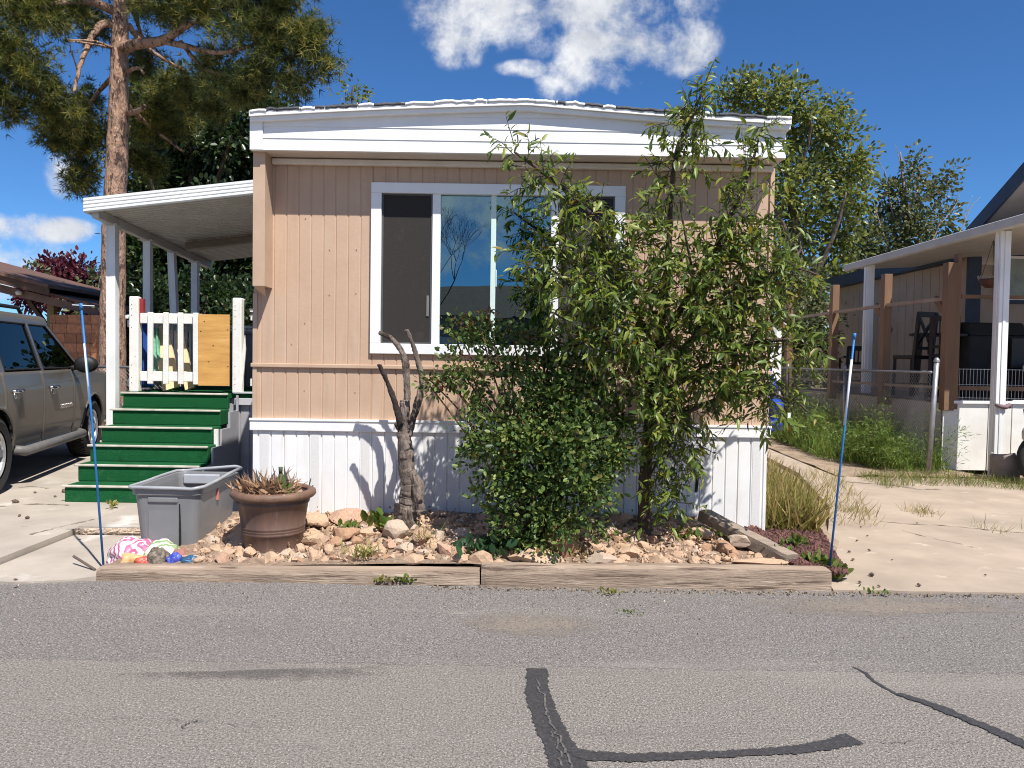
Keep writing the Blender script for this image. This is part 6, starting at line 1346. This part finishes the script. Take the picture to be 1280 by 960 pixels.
def reg4(a, b):
    x = 4.3 + 1.8 * a; y = 7.0 + .1 * rng2.normal() - .1 * a
    return (x, y, .012) if noise.noise((x * 4, 1, 2)) > -.1 else None
grass('crack_grass', 'sparse grass growing along a joint at the right of the driveway', reg4, 260, .04, .13, [(0, (.08, .12, .03)), (.5, (.2, .2, .07)), (1, (.3, .24, .12))], .6)

# ------------------------------------------------------------------ trees
def tree(name, label, base, trunk, limbs, clumps, mbark, mleaf, dens, tuft, per, size, tm, r0=.2, r1=.05, group=None, shell=.5, up=.5, droop=0, seed=1, flat=1, min_y=None, branch_name='branch'):
    b = Vector(base); t = thing(name, label, 'tree', b, group); mb = MB(); limb(mb, trunk, r0, r1, 14, .01, seed, 6); mb.build('trunk', mbark, t, smooth=True)
    for k, (pts, a, c) in enumerate(limbs): mb = MB(); limb(mb, pts, a, c, 7, .012, seed + k, 5); mb.build(branch_name, mbark, t, smooth=True)
    rg = np.random.default_rng(seed)
    p, d, n_, s_ = clump_leaves(rg, clumps, dens, tuft, per, size, shell, up, droop, flat)
    leaves('crown', mleaf, p, d, n_, s_, tm, t); return t
# pine
PYY = 13.0
m_pinebark = mat('pine_bark', (.45, .285, .195), (.27, .16, .11), .9, 12, 8, 1.0, 26, stretch=(1, 1, .4), bdist=.06, spots=[((.10, .06, .045), 13, .54, .05, 5), ((.56, .42, .33), 22, .62, .06, 4)])
m_pine_l = leaf_mat('pine_needles', [(0, (.024, .042, .017)), (.3, (.064, .088, .027)), (.65, (.145, .162, .042)), (1, (.29, .26, .065))], .35, .5, .3)
ptr = PP([(138, 545, PYY), (140, 470, PYY), (141, 380, PYY), (142, 300, PYY), (145, 220, PYY), (148, 130, PYY), (150, 50, PYY), (151, -40, PYY), (153, -160, PYY), (158, -300, PYY)])
pl_ = [([(150, 62, PYY), (172, 55, PYY - .4), (205, 50, PYY - .8), (235, 30, PYY - 1.1), (275, 18, PYY - 1.3)], .11, .03), ([(200, 50, PYY - .7), (232, 58, PYY - 1.0), (275, 66, PYY - 1.2), (320, 55, PYY - 1.4)], .06, .02), ([(225, 52, PYY - .9), (255, 85, PYY - 1.0), (300, 100, PYY - 1.1)], .04, .015),
       ([(146, 30, PYY), (125, 32, PYY - .3), (108, 60, PYY - .5), (98, 90, PYY - .7), (92, 115, PYY - .8)], .07, .02), ([(144, 62, PYY), (120, 52, PYY - .5), (85, 50, PYY - .8)], .03, .012), ([(144, 14, PYY), (110, 2, PYY - .4), (60, 6, PYY - .9), (10, 20, PYY - 1.2)], .08, .02), ([(140, 60, PYY - .1), (115, 55, PYY - .6), (84, 51, PYY - .9)], .022, .01),
       ([(158, 90, PYY), (172, 85, PYY - .5), (180, 92, PYY - .6)], .035, .02), ([(160, 142, PYY), (174, 138, PYY - .4), (181, 132, PYY - .5)], .05, .032), ([(160, 30, PYY), (185, 60, PYY + .3), (230, 88, PYY + .5)], .05, .02), ([(150, -60, PYY), (200, -60, PYY - 1), (260, -40, PYY - 1.5), (330, -20, PYY - 1.8)], .1, .03), ([(150, -80, PYY), (90, -90, PYY - .8), (20, -60, PYY - 1.4)], .1, .03),
       ([(150, -20, PYY), (165, 10, PYY + 1), (190, 80, PYY + 1.5)], .06, .02), ([(146, 90, PYY), (120, 120, PYY + .8), (90, 160, PYY + 1.2)], .05, .02), ([(146, 120, PYY), (190, 160, PYY + 1), (230, 190, PYY + 1.5)], .05, .02), ([(98, 90, PYY - .7), (88, 60, PYY - .9), (86, 48, PYY - 1)], .012, .005), ([(170, 40, PYY), (200, 66, PYY - .5), (215, 80, PYY - .6)], .02, .008)]
pc = [(385, 50, 44, -1.6, 34), (405, 80, 26, -1.6, 18), (345, 40, 50, -1.5, 40), (300, 20, 52, -1.4, 36), (250, 5, 50, -1.2, 30), (330, 90, 46, -1.3, 24), (370, 105, 32, -1.4, 14), (300, 110, 40, -1.0, 22), (210, 10, 38, -.8, 26), (270, 75, 30, -.9, 16), (350, -20, 60, -1.6, 36), (230, 105, 30, .6, 20), (200, 125, 32, .9, 22),
      (30, 20, 60, -1.0, 44), (0, 60, 50, -1.2, 44), (40, 95, 44, -1.0, 30), (75, 130, 40, -.6, 28), (20, 140, 30, -1.0, 16), (60, 15, 40, -.6, 26), (100, 10, 30, .3, 22), (95, 150, 36, .4, 26), (70, 175, 30, .5, 20), (100, 185, 30, .6, 22), (110, 215, 24, .7, 22), (92, 222, 18, .7, 18), (125, 170, 26, .8, 26), (-40, 60, 60, -1.3, 50), (-10, 110, 36, -1.2, 26), (105, 238, 14, .8, 12), (60, 148, 26, -.4, 18),
      (120, 40, 20, .9, 24), (180, 80, 30, 1.6, 30), (110, 130, 26, 1.2, 26), (180, 5, 26, .8, 20), (190, 160, 34, 1.2, 26), (225, 150, 34, 1.4, 26), (260, 130, 34, .4, 24), (180, 200, 34, 1.4, 26), (150, -80, 120, .5, 60), (60, -70, 90, -.6, 50), (260, -70, 90, -1, 40), (150, -180, 100, .3, 60), (158, -270, 60, 0, 60)]
cl = []
for (u, v, ru, dY, rv) in pc:
    c, q = pxclump(u, v, ru, PYY + dY, rv); cl.append((c, (q[0], q[0] * .75, q[2])))
tree('pine_tree', 'tall pine with a bare orange-brown trunk rising beside the porch', (ptr[0].x, ptr[0].y, 0), ptr, [(PP(l), a, b) for l, a, b in pl_], cl, m_pinebark, m_pine_l, 185, .15, 20, .14, FAN, .245, .07, shell=.2, up=.8, seed=3)
m_dk = leaf_mat('dark_leaf', [(0, (.014, .030, .011)), (.5, (.028, .054, .018)), (.85, (.055, .088, .028)), (1, (.12, .14, .05))], .3, .35, .5)
m_mid = leaf_mat('mid_leaf', [(0, (.045, .07, .022)), (.3, (.105, .140, .035)), (.7, (.19, .22, .055)), (1, (.28, .29, .09))], .4, .38, .5)
m_gry = leaf_mat('greyish_leaf', [(0, (.045, .065, .03)), (.4, (.09, .115, .045)), (.8, (.15, .17, .07)), (1, (.21, .18, .09))], .3, .45, .4)
def ptree(name, label, Y, tr_px, limbs_px, clumps_px, mb_, ml, dens, tuft, per, size, tm=OVAL, r0=.2, r1=.06, depth=1.0, **k):
    tr = PP([(u, v, Y) for u, v in tr_px]); base = Vector((tr[0].x, tr[0].y, 0)); tr[0] = base.copy() - Vector((0, 0, .1))
    lim = [(PP([(u, v, Y + dy) for u, v, dy in l]), a, b) for (l, a, b) in limbs_px]
    rr = random.Random(len(clumps_px)); cl = []
    for cc in clumps_px:
        u, v, ru = cc[:3]; rv = cc[3] if len(cc) > 3 else ru; c, q = pxclump(u, v, ru, Y + rr.uniform(-1, 1) * depth * ru * Y / F, rv); cl.append((c, (q[0], q[0] * .8, q[2])))
    return tree(name, label, base, tr, lim, cl, mb_, ml, dens, tuft, per, size, tm, r0, r1, **k)
ptree('broadleaf_tree', 'dark broadleaf tree filling the space behind the pine trunk and awning', 21, [(235, 470), (236, 380), (238, 280), (240, 170)], [([(236, 330, 0), (200, 260, -.5), (180, 200, -1)], .1, .03), ([(238, 300, 0), (270, 230, -.5), (290, 170, -1)], .1, .03)],
      [(190, 120, 30), (225, 130, 34), (265, 115, 30), (300, 110, 26), (320, 130, 22), (190, 165, 34), (235, 175, 40), (280, 165, 36), (315, 175, 30), (185, 215, 32), (225, 225, 38), (270, 220, 38), (310, 220, 34), (180, 255, 24), (340, 200, 40), (345, 150, 24), (215, 275, 40), (260, 280, 44), (310, 280, 44), (170, 290, 24), (190, 320, 34), (235, 330, 40), (285, 330, 44), (330, 320, 40), (175, 350, 28), (168, 315, 20)],
      m_bark, m_dk, 120, .34, 30, .15, seed=11, r0=.22, shell=.3)
ptree('hedge_tree', 'low dark green tree seen through the porch posts below the awning', 19, [(255, 470), (256, 420), (257, 370)], [], [(185, 375, 34), (225, 385, 40), (270, 385, 44), (310, 390, 40), (200, 420, 40), (250, 430, 46), (300, 430, 46), (345, 400, 50), (190, 455, 36), (240, 465, 40), (290, 468, 40), (170, 400, 20), (168, 440, 22)],
      m_bark, m_dk, 130, .30, 28, .13, seed=12, r0=.12, shell=.3)
ptree('distant_tree', 'thin treetop poking just above the roof left of its peak', 30, [(438, 470), (439, 300), (440, 140), (441, 108)], [([(440, 150, 0), (432, 125, 0), (433, 110, 0)], .03, .008), ([(440, 150, 0), (452, 128, 0), (454, 114, 0)], .03, .008)], [(434, 122, 9), (446, 124, 9), (452, 116, 6), (440, 112, 5), (440, 150, 24), (440, 200, 40)], m_bark, m_mid, 14, .3, 9, .16, seed=13, r0=.14, r1=.015)
ptree('leafy_tree', 'large bright green leafy tree behind the right end of the home', 20, [(1000, 560), (1002, 440), (1000, 330), (985, 220), (965, 150)], [([(1002, 380, 0), (1040, 300, -.6), (1058, 240, -1)], .1, .02), ([(1000, 330, 0), (960, 240, -.5), (930, 170, -1)], .09, .02), ([(1002, 420, 0), (1040, 380, -.5), (1070, 340, -.8)], .06, .02), ([(990, 250, 0), (1010, 180, -.6), (1015, 140, -.9)], .06, .015)],
      [(925, 125, 28), (960, 120, 30), (990, 125, 26), (985, 105, 12), (930, 105, 12), (1015, 150, 26), (1040, 165, 26), (1000, 180, 36), (955, 170, 36), (1060, 205, 30), (1075, 225, 16), (1030, 215, 38), (985, 230, 40), (945, 220, 30), (1065, 250, 26), (1040, 275, 36), (1000, 285, 36), (965, 275, 30), (1000, 330, 34), (1040, 335, 28), (1060, 300, 20), (965, 330, 36), (975, 380, 40), (1015, 380, 30), (985, 430, 40), (1020, 440, 30), (1085, 210, 8), (900, 118, 14), (1045, 130, 14), (1065, 172, 12)],
      m_greybark, m_mid, 85, .30, 24, .12, seed=14, r0=.2, shell=.35)
ptree('sparse_tree', 'sparse pale-barked tree with twiggy branches left of the navy gable', 26, [(1140, 560), (1138, 450), (1136, 350), (1132, 270), (1128, 215), (1125, 190)],
      [([(1136, 350, 0), (1155, 320, -.4), (1170, 290, -.6), (1178, 262, -.8)], .06, .012), ([(1135, 340, 0), (1112, 310, -.3), (1100, 280, -.5), (1092, 252, -.6)], .05, .012), ([(1140, 345, 0), (1160, 328, -.8), (1178, 318, -1.0), (1195, 300, -1)], .06, .014), ([(1132, 280, 0), (1145, 240, -.3), (1152, 205, -.4)], .035, .008), ([(1128, 300, 0), (1115, 262, 0), (1108, 220, 0), (1094, 195, 0)], .03, .007), ([(1178, 320, -1), (1200, 290, -1), (1212, 262, -1), (1226, 246, -1)], .025, .006), ([(1195, 300, -1), (1215, 285, -1), (1232, 272, -1)], .02, .005), ([(1172, 285, -.6), (1195, 255, -.6), (1200, 238, -.6)], .018, .005), ([(1205, 280, -1), (1208, 262, -1), (1216, 244, -1)], .012, .004), ([(1128, 215, 0), (1122, 190, 0), (1118, 180, 0)], .014, .005)],
      [(1115, 235, 15), (1140, 210, 16), (1145, 195, 8), (1135, 245, 24), (1165, 240, 18), (1180, 225, 9), (1190, 232, 6), (1110, 275, 28), (1150, 275, 28), (1180, 275, 18), (1090, 300, 24), (1130, 305, 30), (1170, 305, 26), (1100, 330, 26), (1150, 330, 26), (1075, 320, 22), (1060, 345, 26), (1100, 350, 24), (1190, 212, 4), (1195, 300, 12), (1080, 280, 16), (1130, 350, 30), (1170, 345, 26), (1050, 380, 24), (1190, 330, 20), (1205, 320, 12), (1120, 325, 24), (1080, 345, 30), (1070, 300, 16)],
      m_pale, m_gry, 65, .30, 19, .15, seed=15, r0=.15, r1=.02, shell=.25)
ptree('tall_shrub', 'grey-green shrub between the white shed and the first cedar post', 17.2, [(1010, 540), (1010, 500), (1010, 440)], [], [(1000, 400, 24), (1020, 395, 22), (995, 430, 26), (1022, 435, 24), (1000, 470, 28), (1024, 475, 24), (1000, 505, 28), (1025, 505, 22), (1010, 365, 22), (1035, 450, 10), (985, 460, 16), (985, 500, 18), (1042, 400, 9)], m_bark, m_gry, 210, .20, 26, .085, seed=16, r0=.08, shell=.3)
ptree('purple_leaf_tree', 'dark red purple-leaved tree behind the brown shed roof', 24, [(85, 470), (86, 400), (87, 360)], [], [(45, 352, 14, 8), (62, 345, 16), (85, 342, 18), (105, 345, 16), (75, 360, 26), (100, 365, 24), (50, 362, 18), (122, 360, 14), (68, 336, 8), (96, 334, 6), (110, 380, 20), (40, 370, 20)], m_bark, leaf_mat('purple_leaf', [(0, (.045, .010, .020)), (.5, (.085, .018, .032)), (1, (.17, .05, .05))], .3, .4, .4), 110, .32, 24, .15, seed=17, r0=.15, shell=.3)
ptree('bare_bush', 'pale twiggy olive bush between the purple tree and the pine trunk', 22, [(112, 470), (112, 400), (113, 370)], [([(112, 390, 0), (100, 372, 0), (92, 362, 0)], .03, .008), ([(112, 390, 0), (122, 365, 0), (126, 345, 0)], .03, .008)], [(112, 370, 14), (122, 352, 12), (105, 385, 18), (124, 385, 14), (40, 345, 6), (44, 340, 5)], m_pale, m_gry, 60, .3, 16, .13, seed=18, r0=.05)
# ------------------------------------------------------------------ across the road (mirrored in the big window)
oh = thing('opposite_home', 'long dark-sided home across the road, mirrored in the window glass', 'mobile home', (-2, -13, 0))
mb = MB(); mb.box(-10, 7, -17, -13, 0, 2.9); mb.build('wall', mat('opposite_siding', (.30, .30, .29), (.26, .26, .25), .7, 3), oh)
mb = MB(); mb.prism([(-10.4, -12.6, 2.9), (-10.4, -15, 4.15), (-10.4, -17.4, 2.9)], (17.8, 0, 0)); mb.build('roof', m_rusty, oh)
mb = MB(); mb.box(-9.6, 6.6, -12.99, -12.97, .9, 1.0); mb.box(-2.4, -1.2, -12.985, -12.97, 1.3, 2.3); mb.box(1.5, 3.0, -12.985, -12.97, 1.3, 2.3); mb.build('trim', m_white, oh)
bt = thing('bare_tree', 'leafless tree across the road, mirrored in the window glass', 'tree', (-2.3, -10.5, 0)); mb = MB(); limb(mb, [Vector((-2.3, -10.5, -.1)), Vector((-2.35, -10.5, 1.5)), Vector((-2.2, -10.5, 3.2))], .07, .04, 10, .01, 1); mb.build('trunk', m_bark, bt, smooth=True)
mb = MB(); r = random.Random(41)
def grow(p, d, l, rr, dep):
    q = p + d * l; mid = p.lerp(q, .5) + Vector((r.uniform(-.1, .1), r.uniform(-.1, .1), 0)) * l * .5; mb.tube([p, mid, q], [rr, rr * .85, rr * .7], 5, cap=False)
    if dep == 0: return
    for _ in range(3 if dep > 2 else 3):
        nd = (d + Vector((r.uniform(-.8, .8), r.uniform(-.8, .8), r.uniform(-.15, .55)))).normalized(); grow(q, nd, l * r.uniform(.62, .85), rr * .6, dep - 1)
for _ in range(4): grow(Vector((-2.2, -10.5, 3.1)), Vector((r.uniform(-.9, .9), r.uniform(-.5, .5), 1)).normalized(), .95, .022, 5)
mb.build('branch', m_bark, bt, fix=False)
ptr2 = [Vector((1.6, -11.5, -.1)), Vector((1.6, -11.5, 2)), Vector((1.6, -11.5, 5.5))]
rr = random.Random(2); cl = [(Vector((1.6 + rr.uniform(-.6, .6) * (6.2 - z) / 3, -11.5 + rr.uniform(-.6, .6), z)), (.7 * (6.4 - z) / 3, .6 * (6.4 - z) / 3, .4)) for z in (2.2, 2.8, 3.3, 3.8, 4.3, 4.8, 5.2, 5.6, 2.5, 3.1)]
tree('conifer_tree', 'dark conifer across the road, mirrored in the right half of the window', (1.6, -11.5, 0), ptr2, [], cl, m_bark, m_dk, 30, .25, 20, .13, OVAL, .15, .04, seed=22)
